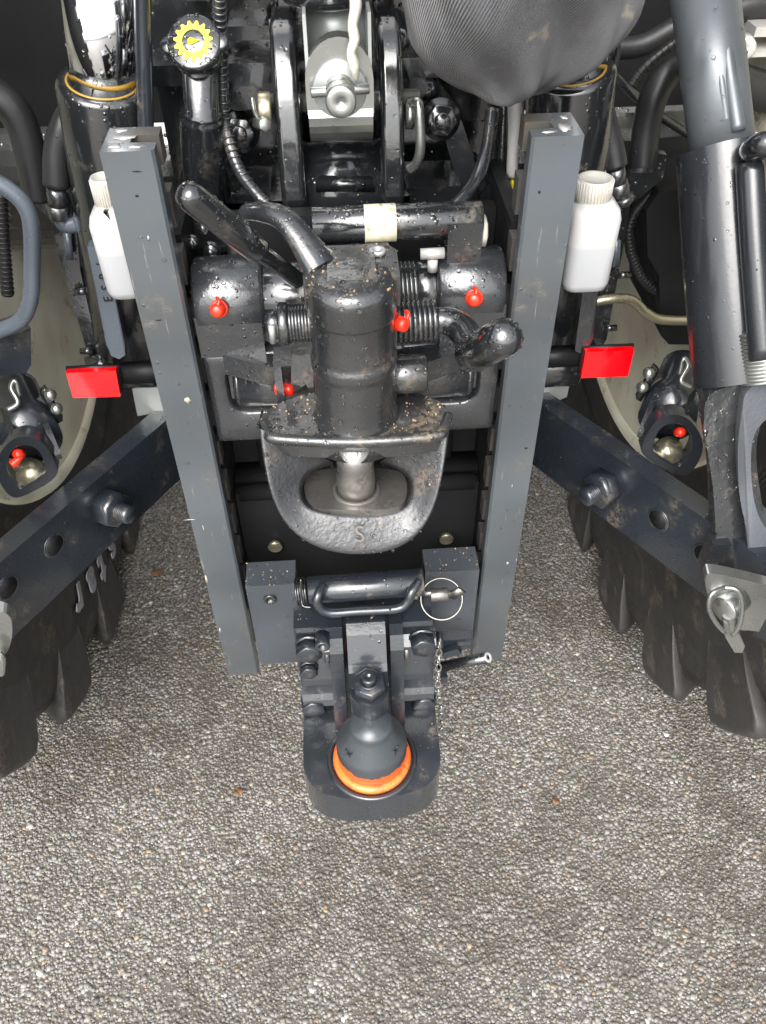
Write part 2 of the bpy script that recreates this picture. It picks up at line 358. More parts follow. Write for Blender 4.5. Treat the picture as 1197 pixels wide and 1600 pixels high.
# ------------------------------------------------------------------ ground
b = B(); b.poly([(-30, -30, 0), (30, -30, 0), (30, 30, 0), (-30, 30, 0)], [(0, 1, 2, 3)])
g = mk('ground', b, GROUND, wn=False); g['kind'] = 'structure'
def chippings():
    rng = np.random.default_rng(5); st = .0046
    xs = np.arange(-.8, .8, st); ys = np.arange(-.52, 1.0, st)
    X, Y = np.meshgrid(xs, ys); X = X.ravel() + rng.uniform(-.5, .5, X.size) * st * .95; Y = Y.ravel() + rng.uniform(-.5, .5, Y.size) * st * .95
    patch = np.sin(X * 9 + 2 * np.sin(Y * 7)) * np.sin(Y * 8 + 1.5 * np.sin(X * 6 + 1))
    keep = (rng.random(X.size) > .07 + .14 * np.clip(patch - .2, 0, 1)) & (np.abs(X) < np.where(Y < .3, .8, .60))
    X, Y = X[keep], Y[keep]; n = X.size
    r = rng.gamma(6, .00048, n).clip(.0012, .0058); h = r * rng.uniform(.2, .42, n)
    asp = rng.uniform(.65, 1.0, n); th = rng.uniform(0, 6.28, n); base = rng.uniform(-.0010, .0002, n)
    K = 5; V3 = np.zeros((n, 11, 3), np.float32)
    for k in range(K):
        for j, (rr, zz) in enumerate(((1.0, -.35), (.82, .72))):
            a = 2 * math.pi * k / K + j * .5
            px = np.cos(a) * r * rr * rng.uniform(.8, 1.15, n); py = np.sin(a) * r * rr * asp * rng.uniform(.8, 1.15, n)
            V3[:, j * K + k, 0] = X + px * np.cos(th) - py * np.sin(th); V3[:, j * K + k, 1] = Y + px * np.sin(th) + py * np.cos(th)
            V3[:, j * K + k, 2] = base + h * zz * rng.uniform(.75, 1.25, n)
    V3[:, 10, 0] = X + r * rng.uniform(-.2, .2, n); V3[:, 10, 1] = Y + r * rng.uniform(-.2, .2, n); V3[:, 10, 2] = base + h * .95
    F = []
    for k in range(K):
        k2 = (k + 1) % K
        F += [(k, k2, K + k), (k2, K + k2, K + k), (K + k, K + k2, 10)]
    F = np.array(F, np.int32); nf = len(F)
    idx = (F[None] + (np.arange(n, dtype=np.int32) * 11)[:, None, None]).reshape(-1)
    me = bpy.data.meshes.new('asphalt_chippings')
    me.vertices.add(n * 11); me.vertices.foreach_set('co', V3.reshape(-1))
    me.loops.add(idx.size); me.loops.foreach_set('vertex_index', idx)
    me.polygons.add(n * nf); me.polygons.foreach_set('loop_start', np.arange(0, idx.size, 3, dtype=np.int32))
    me.polygons.foreach_set('use_smooth', np.ones(n * nf, bool))
    t = rng.beta(2.4, 2.4, n) * .19 + .125
    tint = np.stack([np.ones(n), rng.normal(.95, .02, n), rng.normal(.86, .05, n)], -1)
    warm = rng.random(n) < .035; tint[warm] = np.array([1.15, .82, .55])
    t = np.where(rng.random(n) < .012, .52, t); t = np.where(rng.random(n) < .10, t * .6, t)
    col = np.ones((n, 11, 4), np.float32); col[:, :, :3] = (t[:, None] * tint)[:, None, :].clip(0, .8)
    at = me.attributes.new('tone', 'FLOAT_COLOR', 'POINT'); at.data.foreach_set('color', col.reshape(-1))
    me.update(); me.validate(); me.materials.append(STONE)
    o = bpy.data.objects.new('asphalt_chippings', me); C.objects.link(o); o.location.z = .001; o['kind'] = 'stuff'
    tag(o, 'pale grey and buff stone chippings of the wet asphalt', 'asphalt')
chippings()

# ------------------------------------------------------------------ hitch frame: two notched rails and what is bolted between them
def hitch_frame():
    t = thing('hitch_frame', 'slate grey vertical hitch frame with two notched side rails in the middle', 'hitch frame', (0, .03, .367))
    z0, z1 = .367, 1.12
    for s in (-1, 1):
        pts = [(.2, 0), (.1585, 0), (.156, .0025), (.156, .017), (.178, .018), (.178, .033), (.178, .052), (.2, .052)]
        b = B(); b.prism([(s * x, y, z0) for x, y in pts], (0, 0, z1 - z0))
        rail = mk('rail', b, GREY, t, bev=.0012)
        b = B(); z = z1
        zs = []
        zz = 1.095
        while zz > .5: zs.append(zz); zz -= .058
        top = z1
        for q in zs:
            b.box((s * .156, .033, q), (s * .178, .052, top)); b.box((s * .168, .033, q - .024), (s * .178, .052, q)); top = q - .024
        b.box((s * .156, .033, .40), (s * .178, .052, top))
        mk('notched_strip', b, WORN, rail, bev=.001)
        # inner side plate behind the rail
        b = B(); b.prism([(s * .158, .054, .44), (s * .158, .054, 1.02), (s * .158, .2, 1.02), (s * .158, .24, .8), (s * .158, .24, .44)], (s * .014, 0, 0))
        mk('side_plate', b, BLKD, t, bev=.0015)
        b = B(); b.cyl((s * .118, .12, .52), (s * .118, .12, .98), .008); mk('guide_bar', b, BLKD, t)
        bolt('bolt', (s * .093, .118, .76), (0, -1, 0), .021, .016, ZINC, t)
        b = B(); p = P(430 if s < 0 else 697, 850 if s < 0 else 838, .075)
        b.lathe(p, (0, -1, 0), [(0, .009), (.006, .009), (.0075, .007)], 18).ring(p + V((0, -.006, 0)), (0, 1, 0), .0085, .0012)
        mk('stud', b, YZINC, t)
    b = B(); b.box((-.157, .125, .42), (.157, .145, 1.0)).box((-.157, .078, .42), (.157, .098, .655)); mk('back_plate', b, BLKD, t, bev=.002)
    b = B(); b.box((-.157, .09, .655), (.157, .125, .668)); b.cyl((-.15, .075, .66), (.15, .075, .66), .011); mk('cross_tube', b, BLKD, t)
    # lower blocks
    for s, xa, xb, zt, zb in ((-1, -.1475, -.085, .588, .419), (1, .079, .1475, .595, .425)):
        b = B(); b.box((xa, -.02, zb), (xb, .02, zt)); blk = mk('lower_block', b, BLOCK, t, bev=.003, seg=3)
        if s < 0:
            p = P(422, 938, -.0225); b = B(); b.lathe(p + V((0, .003, 0)), (0, -1, 0), [(0, .0085), (.003, .0085), (.0036, .0078), (.0036, .0045), (.0006, .004), (.0006, 0)], 20)
            mk('socket_screw', b, BLK, blk, wn=False)
hitch_frame()

def scuffs():
    t = bpy.data.objects['hitch_frame']; rails = [bpy.data.objects['rail'], bpy.data.objects['rail.001']]
    def patch(par, c, ax, ay, L, W, mat):
        n = 14; pts = []
        for k in range(n):
            a = 2 * math.pi * k / n; j = rnd.uniform(.55, 1.15); pts.append(c + ax * math.cos(a) * L * j + ay * math.sin(a) * W * j)
        b = B(); b.prism(pts, ax.cross(ay) * .00025); mk('paint_scuff', b, mat, par, wn=False)
    X, Y, Z = V((1, 0, 0)), V((0, 1, 0)), V((0, 0, 1))
    for r_, u, v, w_, h_, m in ((0, 293, 626, .0035, .0055, SCUFF), (0, 322, 905, .0015, .010, SCUFF), (0, 344, 985, .0012, .006, SCUFFW), (0, 296, 812, .008, .0006, SCUFFW), (0, 318, 826, .0006, .006, SCUFFW), (0, 232, 372, .0012, .003, SCUFFW),
                           (0, 213, 268, .004, .0008, BLKD), (0, 214, 306, .0016, .0012, BLKD), (0, 248, 500, .003, .0006, BLKD), (1, 790, 560, .002, .0015, SCUFFW), (1, 843, 300, .0012, .002, BLKD), (1, 822, 700, .002, .0012, BLKD), (1, 793, 880, .0015, .003, SCUFF), (1, 800, 760, .0008, .003, SCUFFW)):
        p = P(u, v, 0); patch(rails[r_], V((p.x, -.0001, p.z)), X, Z, w_, h_, m)
    for r_, x, y, a, c in ((0, -.19, .012, .007, .006), (0, -.183, .03, .010, .007), (0, -.19, .045, .006, .005), (0, -.172, .009, .008, .005), (1, .188, .02, .006, .012), (1, .192, .042, .004, .006), (1, .172, .01, .007, .003)):
        patch(rails[r_], V((x, y, 1.1201)), X, Y, a, c, SCUFFW)
scuffs()

# ------------------------------------------------------------------ ball hitch
def ball_hitch():
    t = thing('ball_hitch', 'black ball hitch with orange ringed ball under a hold down arm', 'ball hitch', (0, -.1, .35))
    # base plate
    zt, zb = .415, .352
    pts = []
    for x, y in ((-.088, -.085), (-.088, -.165)): pts.append((x, y, zb))
    for k in range(1, 8): a = R(180 + k * 9); pts.append((-.038 + .05 * math.cos(a), -.172 + .05 * math.sin(a), zb))
    pts += [(-.034, -.224, zb), (.034, -.224, zb)]
    for k in range(7, 0, -1): a = R(-k * 9); pts.append((.038 + .05 * math.cos(a), -.172 + .05 * math.sin(a), zb))
    for x, y in ((.088, -.165), (.088, -.085)): pts.append((x, y, zb))
    b = B(); b.prism(pts, (0, 0, zt - zb)); pl = mk('base_plate', b, GREYD, t, bev=.004, seg=3)
    for x in (-.055, .04): b = B(); b.box((x, -.205, .338), (x + .022, -.15, .3515)); mk('foot', b, GREYD, pl, bev=.002)
    b = B(); b.ring((0, -.172, zt), (0, 0, 1), .0545, .0035, 48, 8); mk('seat_groove_rim', b, GREYD, pl)
    # body
    b = B(); b.box((-.089, -.07, .36), (.084, -.024, .562)); b.box((-.081, -.10, .352), (.081, -.07, .4145)); body = mk('body', b, GREYD, t, bev=.004, seg=3)
    for s in (-1, 1):
        xo, xi = s * .086, s * .046
        b = B()
        b.prism([(xi, -.065, .36), (xi, -.065, .557), (xi, -.085, .557), (xi, -.098, .548), (xi, -.098, .535), (xi, -.088, .528), (xi, -.088, .36)], (xo - xi, 0, 0))
        b.prism([(xi, -.08, .43), (xi, -.08, .464), (xi, -.099, .458), (xi, -.104, .45), (xi, -.104, .436), (xi, -.099, .43)], (xo - xi, 0, 0))
        mk('column', b, GREYD, t, bev=.0025)
        b = B(); pr = [(.372, -.185), (.372, -.06), (.566, -.06), (.57, -.078), (.566, -.092), (.548, -.102), (.515, -.108), (.47, -.118), (.415, -.135), (.39, -.15)]
        pr = [(y, z) for z, y in pr[1:]] + []
        b.prism([(s * .029, y, z) for y, z in pr], (s * .0165, 0, 0)); mk('cheek', b, GREYD, t, bev=.0025)
        for v, r, h, u in (((1000, .0165, .016, 483), (1036, .0115, .01, 483), (1086, .0165, .016, 490)) if s < 0 else ((990, .0165, .016, 660), (1080, .0165, .016, 661))):
            p = P(u, v + 6, -.088); bolt('hex_bolt', p, (0, -1, 0), r, h, GREYD, t, washer=r * 1.06)
        b = B(); b.cyl((s * .046, -.088, .532), (s * .0525, -.088, .532), .014, ch=.0015); mk('washer', b, STEEL if s > 0 else GREYD, t)
    p = P(504, 1012, -.105); b = B(); b.lathe(p + V((0, .02, 0)), (0, -1, 0), [(0, .009), (.019, .009), (.02, .0083), (.02, .0042), (.008, .0036), (.008, 0)], 22); mk('roll_pin', b, GREYD, t)
    # hold-down arm
    pr = [(-.05, .575), (-.085, .585), (-.098, .578), (-.118, .545), (-.124, .537), (-.168, .535), (-.170, .507), (-.135, .505), (-.10, .515), (-.05, .53)]
    b = B()
    b.prism([(-.0235, y, z) for y, z in pr[:5] + [(-.145, .5365), (-.145, .498)] + pr[7:]], (.047, 0, 0))
    arm = mk('hold_down_arm', b, GREYD, t, bev=.003, seg=3)
    b = B(); b.prism([(.0235 * math.cos(R(180 + k * 15)), -.1455 + .0255 * math.sin(R(180 + k * 15)), .497) for k in range(13)], (0, 0, .0395)); mk('nose', b, GREYD, arm, bev=.002)
    b = B(); b.hexa((0, -.146, .5365), (0, -.146, .551), .0205, .1); b.lathe((0, -.146, .551), (0, 0, 1), [(0, .0088), (.008, .0088), (.0095, .0075), (.0095, .0035), (.007, .003), (.007, 0)], 20); b.ring((0, -.146, .551), (0, 0, 1), .0105, .0014, 24, 8)
    mk('nut', b, STEEL if False else GREYD, arm, wn=False)
    # ball on its seat
    bc = V((0, -.172, .458)); pr = [(-.043, .0), (-.043, .0425), (-.022, .0438), (-.006, .044), (.0, .0439), (.003, .0433), (.0055, .0422), (.008, .0406), (.014, .0372), (.022, .0325), (.03, .0278), (.0325, .0266), (.036, .0258), (.046, .0254), (.0465, 0)]
    b = B(); b.lathe(bc, (0, 0, 1), pr, 48); ball = mk('ball', b, BALL, t, wn=False)
    b = B(); b.lathe((0, -.172, .4155), (0, 0, 1), [(0, .0495), (.006, .0495), (.0085, .0475), (.0095, .044)], 48); mk('orange_ring', b, ORANGE, ball)
    for s in (-1, 1):
        d = V((s * .62, -.52, .50)).normalized(); p = bc + V((s * .62, -.52, 0)).normalized() * .0372 + V((0, 0, .0145))
        text('embossed_mark', 'X', p, d.cross(V((0, 0, 1))) * -1, V((0, 0, 1)), .016, .0012, GREYD, ball)
    # spring-loaded lock roller with handle
    z, y = .6, -.042
    b = B(); b.cyl((-.068, y, z), (.074, y, z + .004), .0175, ch=.0015); rol = mk('lock_roller', b, GREYD, t)
    b = B(); b.coil((-.083, y, z - .0005), (-.069, y, z), .0155, .0014, 5); b.tube([P(470, 905, -.05), P(471, 935, -.058), P(474, 947, -.064), P(486, 949, -.066)], .0013, 8); mk('torsion_spring', b, BLK, t)
    b = B(); b.tube([P(505, 915, -.05), P(497, 930, -.062), P(496, 943, -.067), P(512, 957, -.07), P(560, 955, -.07), P(620, 951, -.07), P(637, 940, -.067), P(643, 925, -.062), P(655, 908, -.05)], .0058, 14); mk('handle', b, GREYD, rol)
    b = B(); a = P(648, 926, -.05); c = P(720, 927, -.05)
    b.cyl(a, c, .0042); b.cyl(P(672, 930, -.05), P(700, 928, -.05), .0085, ch=.001); b.bar(P(704, 932, -.052), P(722, 922, -.056), .004, .011); b.cyl(P(646, 930, -.05), P(653, 930, -.05), .006)
    pin = mk('retaining_pin', b, STEEL, t)
    b = B(); cc = P(690, 936, -.058); b.ring(cc, CAM - cc + V((0, -.1, .1)), .0255, .0011, 48, 8); mk('pull_ring', b, STEEL, pin)
    # side latch, lever and chain
    b = B(); b.bar(P(687, 1000, -.06), P(738, 997, -.06), .014, .016); b.box(P(712, 985, -.045), P(736, 1008, -.07)); latch = mk('latch', b, GREYD, t, bev=.003)
    b = B(); b.cyl(P(682, 1000, -.07), P(690, 1000, -.07), .0115); mk('latch_collar', b, GREYD, latch)
    b = B(); b.bar(P(692, 1022, -.075), P(718, 1014, -.078), .008, .012); mk('latch_tab', b, GREYD, latch, bev=.002)
    b = B(); a = P(690, 1042, -.07); c = P(763, 1027, -.10); b.cyl(a, c, .0072); lev = mk('release_lever', b, BLK, t)
    d = (c - a).normalized(); b = B(); b.lathe(c - d * .001, d, [(0, .0072), (.0015, .0065), (.0015, .003), (-.003, .0026), (-.003, 0)], 20); mk('lever_tip', b, PALE, lev)
    b = B(); b.box(P(688, 1044, -.065), P(699, 1068, -.08)); mk('lever_bracket', b, GREYD, t, bev=.001)
    pts = [P(686, 1008, -.092), P(685, 1040, -.097), P(684, 1075, -.105), P(690, 1110, -.107), P(690, 1142, -.11)]
    ch = []
    for i in range(12):
        f = i / 11 * 4; k = min(int(f), 3); ch.append(pts[k].lerp(pts[k + 1], f - k))
    chain = None
    for i, p in enumerate(ch):
        d = (ch[min(i + 1, 11)] - ch[max(i - 1, 0)]).normalized(); sd = V((1, 0, 0)) if i % 2 else V((.2, -.9, .4)); sd = (sd - d * sd.dot(d)).normalized()
        L_, W_ = .0068, .0036; q = []
        for k in range(12):
            a = k * math.pi / 6; q.append(p + d * (math.cos(a) * L_) + sd * (math.sin(a) * W_))
        b = B(); b.tube(q + [q[0]], .0013, 6, 1, cap=False); o = mk('chain_link', b, ZINC, t, wn=False)
ball_hitch()

# ------------------------------------------------------------------ towing jaw
def towing_jaw():
    t = thing('towing_jaw', 'wet black automatic towing jaw with upright tower clamped between the rails', 'towing jaw', (0, .03, .78))
    # housing casting
    zU, yU = .955, .05
    b = B(); b.box((-.1525, .036, .80), (.1525, .088, .965))
    for s in (-1, 1):
        x0, x1 = s * .1525, s * .088
        b.box((x0, .0115, .909), (x1, .05, .955))
    house = mk('housing', b, CAST, t, bev=.009, seg=4)
    for s in (-1, 1):
        def rr(x0, x1, z0, z1, r_, y):
            o = []
            for cx, cz, a0 in ((x1 - r_, z1 - r_, 0), (x0 + r_, z1 - r_, 90), (x0 + r_, z0 + r_, 180), (x1 - r_, z0 + r_, 270)):
                for q in range(6): a = R(a0 + q * 18); o.append(V((s * (cx + r_ * math.cos(a)), y, cz + r_ * math.sin(a))))
            return o
        b = B(); b.loft([rr(.036, .1522, .797, .9115, .004, .04), rr(.036, .1522, .797, .9115, .004, .015), rr(.0385, .150, .7995, .909, .006, .012), rr(.047, .1345, .834, .900, .020, .012), rr(.049, .1325, .836, .898, .019, .0135), rr(.051, .1305, .838, .896, .018, .034), rr(.036, .1522, .797, .9115, .004, .04)], True)
        mk('pocket_frame', b, CAST, house, fix=True, sharp=50)
        b = B(); b.prism([(s * .126, .034, .836), (s * .1305, .02, .85), (s * .1305, .02, .88), (s * .126, .034, .892)], (-s * .006, 0, 0)); mk('web', b, CAST, house, bev=.002)
        b = B(); b.cyl((s * .1525, yU, zU), (s * .085, yU, zU), .0395, ch=.003, seg=40); mk('pivot_boss', b, CAST, house)
        # shelf over the pocket
        b = B(); b.prism([(s * .134, .03, .886), (s * .05, .03, .886), (s * .05, -.014, .886), (s * .06, -.022, .886), (s * .131, .010, .889)], (0, 0, .024)); mk('pocket_shelf', b, CAST, house, bev=.003)
        b = B(); b.cyl((s * .120, .032, .864), (s * .03, .032, .864), .0275, seg=36); b.lathe((s * .120, .032, .864), (s, 0, 0), [(0, .0275), (.003, .0265), (.006, .022), (.008, 0)], 36); mk('lower_bore', b, CAST, house)
    b = B(); b.cyl((-.0852, yU - .004, zU), (-.03, yU - .004, zU), .033, ch=.002, seg=36); mk('pivot_shaft', b, BLK, t)
    b = B()
    for k in range(6): b.ring((.043 + k * .0042, yU - .004, zU), (1, 0, 0), .0275, .0026, 32, 8)
    b.cyl((.03, yU - .004, zU), (.066, yU - .004, zU), .025, seg=32); mk('ribbed_bellows', b, BLK, t)
    b = B(); b.cyl((.066, yU - .004, zU), (.0852, yU - .004, zU), .029, ch=.002, seg=32); mk('collar', b, BLK, t)
    # neck block carrying the tower
    b = B(); b.prism([(-.036, .045, .885), (-.036, .045, 1.01), (-.036, -.02, 1.03), (-.036, -.07, 1.02), (-.036, -.07, .89)], (.074, 0, 0)); mk('neck_block', b, GRIME, t, bev=.006, seg=3)
    ax, ay = -.001, -.082
    b = B(); b.lathe((ax, ay, .885), (0, 0, 1), [(0, .05), (.012, .044), (.022, .0395), (.03, .0375), (.04, .0366), (.07, .0362), (.0725, .0363), (.0745, .037), (.077, .0382), (.0785, .0385), (.084, .0385), (.0855, .0382), (.088, .037), (.09, .0363), (.0925, .0361), (.1265, .036), (.1275, .0361), (.1285, .037), (.129, .038), (.1305, .0384), (.148, .0386), (.152, .0382), (.156, .037), (.1595, .0345), (.1615, .031), (.163, .024), (.1632, 0)], 48)
    tow = mk('tower', b, GRIME, t, wn=False, sharp=60)
    b = B(); b.prism([(-.04, -.085, 1.018), (-.040, -.04, 1.018), (-.03, -.028, 1.018), (.032, -.028, 1.018), (.040, -.04, 1.018), (.0395, -.085, 1.018)], (0, 0, .027)); b.prism([(-.02, -.095, 1.046), (-.02, -.05, 1.046), (.02, -.05, 1.046), (.02, -.095, 1.046)], (0, 0, .0035)); mk('tower_cap', b, GRIME, tow, bev=.0025)
    for u, v in ((507, 400), (590, 398)):
        p = P(u, v, -.045); p.z = 1.0455; b = B(); b.lathe(p, (0, 0, 1), [(0, .0072), (.003, .0072), (.0036, .0064), (.0036, .0036), (.0012, .003), (.0012, 0)], 20); mk('cap_screw', b, ZINCD, tow, wn=False)
    # jaw: top plate, flared mouth, pin
    zt = .905
    tp = [PZ(u, v, zt) for u, v in ((430, 632), (404, 652), (410, 672), (432, 686), (560, 692), (680, 682), (698, 665), (703, 645), (682, 622), (620, 606), (490, 610))]
    b = B(); b.prism(sm(tp, 1), (0, 0, -.02)); mk('top_plate', b, GRIME, t, bev=.005, seg=3)
    b = B(); b.tube([PZ(410, 662, zt - .002), PZ(418, 677, zt - .002), PZ(436, 686, zt - .002), PZ(560, 691, zt - .002), PZ(676, 682, zt - .002), PZ(693, 670, zt - .002), PZ(700, 650, zt - .002)], .0052, 12); mk('top_plate_rim', b, GRIME, t)
    outer = [P(*q) for q in ((404, 668, -.105), (409, 705, -.118), (417, 755, -.135), (435, 808, -.148), (470, 845, -.157), (520, 865, -.163), (565, 868, -.165), (615, 862, -.163), (655, 838, -.157), (680, 795, -.146), (692, 745, -.133), (699, 700, -.118), (704, 660, -.105))]
    inner = [P(*q) for q in ((520, 722, -.098), (492, 729, -.106), (473, 742, -.115), (466, 765, -.126), (473, 794, -.139), (520, 806, -.1445), (560, 808, -.1455), (605, 806, -.1445), (640, 794, -.139), (647, 762, -.126), (641, 742, -.115), (624, 729, -.106), (594, 721, -.098))]
    well = [PZ(u, v, .828) for u, v in ((522, 727), (497, 734), (479, 746), (472, 766), (479, 792), (520, 802), (560, 804), (605, 802), (634, 792), (641, 763), (635, 746), (619, 734), (592, 726))]
    back = [p + V((0, .055, -.012)) for p in outer]; mid = [a.lerp(c, .6) + V((0, -.002, .002)) for a, c in zip(outer, inner)]
    rim = [a.lerp(c, .04) + V((0, -.0025, .0015)) for a, c in zip(outer, inner)]; rim2 = [a.lerp(c, .12) + V((0, -.0035, .0025)) for a, c in zip(outer, inner)]; rim3 = [a.lerp(c, .3) + V((0, -.003, .003)) for a, c in zip(outer, inner)]; inn2 = [a.lerp(c, .95) + V((0, -.001, .001)) for a, c in zip(outer, inner)]
    lip = [a.lerp(c, .15) for a, c in zip(inner, well)]
    b = B(); b.loft([back, [p.lerp(q, .12) for p, q in zip(outer, back)], outer, rim, rim2, rim3, mid, inn2, inner, lip, well]); cen = sum(well, V()) / len(well)
    b.poly(well + [cen + V((0, .0, -.001))], [(i, i + 1, len(well)) for i in range(len(well) - 1)])
    jaw = mk('jaw_mouth', b, JAWM, t, bev=0, sharp=50, fix=True, wn=False)
    m_ = jaw.modifiers.new('sub', 'SUBSURF'); m_.levels = m_.render_levels = 2
    b = B(); fl = PZ(556, 770, .8).z
    seat = [PZ(u, v, .836) for u, v in ((482, 738), (474, 760), (480, 784), (494, 795), (560, 798), (618, 795), (634, 783), (637, 758), (630, 737), (600, 731), (512, 731))]
    b.prism(sm(seat), (0, 0, -.016)); mk('wear_seat', b, STEEL, t, bev=.004, seg=3)
    pc = PZ(557, 765, .836)
    b = B(); b.lathe((pc.x, pc.y, .826), (0, 0, 1), [(0, .0165), (.006, .0175), (.022, .0185), (.03, .0185), (.032, .0175), (.045, .0175), (.068, .0175)], 32); mk('coupling_pin', b, STEEL, t, wn=False)
    b = B(); b.ring((pc.x, pc.y, .836), (0, 0, 1), .021, .0025, 32, 8); mk('pin_ring', b, WORN, t)
    text('embossed_mark', 'S', P(562, 835, -.1645), (1, 0, 0), (0, .55, .8), .022, .002, WORN, t)
    # springs
    ys = -.05
    b = B(); zs = P(470, 505, ys).z; b.coil((P(452, 505, ys).x, ys, zs), (P(492, 505, ys).x, ys, zs), .0155, .0022, 8); mk('spring', b, BLK, t)
    b = B(); b.cyl((P(452, 505, ys).x, ys, zs), (P(500, 505, ys).x, ys, zs), .011); mk('spring_shaft', b, BLK, t)
    b = B(); x0 = P(434, 500, ys).x; x1 = P(452, 500, ys).x; b.cyl((x0, ys, zs), (x1, ys, zs), .0195, ch=.002); mk('spring_collar', b, BLK, t)
    b = B(); b.hexa((P(415, 500, ys).x, ys, zs), (x0 + .001, ys, zs), .014); mk('shaft_nut', b, BLK, t, wn=False)
    b = B(); p = P(427, 535, ys - .012); b.cyl(p, p + V((0, 0, .018)), .003); mk('stop_pin', b, ZINCD, t)
    zs = P(650, 502, ys).z; b = B(); b.coil((P(612, 502, ys).x, ys, zs), (P(682, 502, ys).x, ys, zs), .0165, .0025, 9); mk('spring', b, BLK, t)
    b = B(); b.cyl((P(600, 502, ys).x, ys, zs), (P(688, 502, ys).x, ys, zs), .0115); mk('spring_shaft', b, BLK, t)
    b = B(); p = P(632, 585, -.055); b.cyl((P(598, 585, -.055).x, p.y, p.z), (P(666, 585, -.055).x, p.y, p.z), .0185, ch=.002, seg=32); mk('side_stub', b, GRIME, t)
    # latch plate left of tower
    b = B(); a = P(432, 552, -.04); c = P(432, 628, -.04); b.box((a.x - .003, -.055, c.z), (a.x + .004, -.03, a.z)); b.box((a.x + .004, -.056, a.z - .004), (P(455, 552, -.04).x, -.03, a.z + .002)); mk('latch_plate', b, CAST, t, bev=.0015)
    b = B(); b.prism([P(455, 555, -.045), P(490, 553, -.045), P(490, 625, -.045), P(478, 600, -.045), P(462, 612, -.045), P(455, 600, -.045)], (0, .03, 0)); mk('cam_lobe', b, GRIME, t, bev=.004)
    # handles
    b = B(); b.tube([P(403, 392, -.045), P(430, 410, -.03), P(465, 438, -.008)], .0078, 14); hnd = mk('lock_lever', b, BLK, t)
    b = B(); a, c = P(283, 296, -.09), P(405, 393, -.045); d = (c - a).normalized(); l = (c - a).length
    b.lathe(a, d, [(0, .0), (.0015, .006), (.005, .0098), (.012, .0112), (l * .6, .0118), (l * .96, .0112), (l, .010)], 28); mk('grip', b, BLK, hnd, wn=False, sharp=60)
    b = B(); b.tube([P(384, 331, -.005), P(415, 332, -.02), P(445, 343, -.032), P(470, 372, -.045), P(490, 402, -.055), P(500, 418, -.06)], [.009, .011, .012, .013, .0155, .017], 18, flat=.75); mk('curved_arm', b, CAST, t)
    b = B(); b.tube([P(680, 502, -.05), P(700, 502, -.052), P(722, 515, -.062), P(738, 540, -.085), P(745, 552, -.095)], [.0115, .0125, .0135, .013, .0125], 18); hnd = mk('release_lever', b, BLK, t)
    b = B(); a, c = P(795, 523, -.165), P(738, 553, -.09); d = (c - a).normalized(); l = (c - a).length
    b.lathe(a, d, [(0, 0), (.001, .006), (.004, .0115), (.010, .0148), (l * .5, .0162), (l * .97, .0168), (l, .0155)], 32); mk('grip', b, BLK, hnd, wn=False, sharp=60)
    # red grease caps
    for p, d in ((P(342, 483, .006), V((-.05, -.75, .3))), (P(741, 466, .006), V((-.15, -.75, .3))), (P(617, 503, -.075), V((.6, -.6, .1))), (P(440, 606, -.03), V((.8, -.5, .1)))):
        d = d.normalized(); q = p + d * .012
        b = B(); b.lathe(p - d * .008, d, [(0, .0062), (.012, .0062), (.013, .005)], 16); nip = mk('grease_nipple', b, STEEL, t)
        b = B(); b.lathe(q - d * .012, d, [(0, .0066), (.006, .0068), (.012, .006), (.0135, .004), (.0138, 0)], 18)
        b.tube([q + V((.001, .003, .002)), q + V((.003, .006, .007)), q + V((.001, .010, .008))], .0019, 8); b.ring(p - d * .002, d, .0072, .0016, 18, 6); mk('cap', b, RED, nip)
    # foundry letters
    text('cast_lettering', 'RUBOW', P(399, 577, .012), (1, 0, 0), (0, .1, 1), .0125, .001, CAST, t)
    text('cast_lettering', '11.22', P(402, 593, .0058), (1, 0, 0), (0, .1, 1), .0135, .0016, CAST, t)
    text('cast_lettering', 'No 15', P(690, 562, .012), (1, 0, 0), (0, .1, 1), .0125, .001, CAST, t)
    text('cast_lettering', 'KO-', P(693, 578, .0066), (1, 0, 0), (0, .2, 1), .0145, .0016, CAST, t)
towing_jaw()

# ------------------------------------------------------------------ tie bar above the jaw
def tie_bar():
    Y = .05; z = P(600, 348, Y).z
    t = thing('tie_bar', 'round black cross bar with a cream tape band above the towing jaw', 'bar', (.02, Y, z))
    x0, x1 = P(487, 348, Y).x, P(752, 348, Y).x
    b = B(); b.cyl((x0, Y, z), (x1, Y, z), .0165, ch=.0012, seg=32); mk('tube', b, BLK, t)
    b = B(); b.cyl((P(569, 348, Y).x, Y, z), (P(618, 348, Y).x, Y, z), .0172, seg=32); mk('tape_band', b, BAND, t)
    xa = P(697, 348, Y).x; zb = P(720, 425, Y - .012).z
    b = B(); b.box((xa, Y - .017, zb - .004), (x1 - .001, Y + .01, z + .004)); mk('lug_plate', b, BLK, t, bev=.003)
    b = B(); b.lathe((x1, Y, z - .012), (1, 0, 0), [(0, .015), (.004, .015), (.0055, .012)], 7, .4); mk('end_washer', b, CAPW, t, wn=False)
    b = B(); b.cyl(P(657, 397, .03), P(694, 395, .03), .0052); p = P(676, 405, .03); b.cyl(p, p - V((0, 0, .012)), .005); mk('clip_pin', b, PALE, t)
tie_bar()

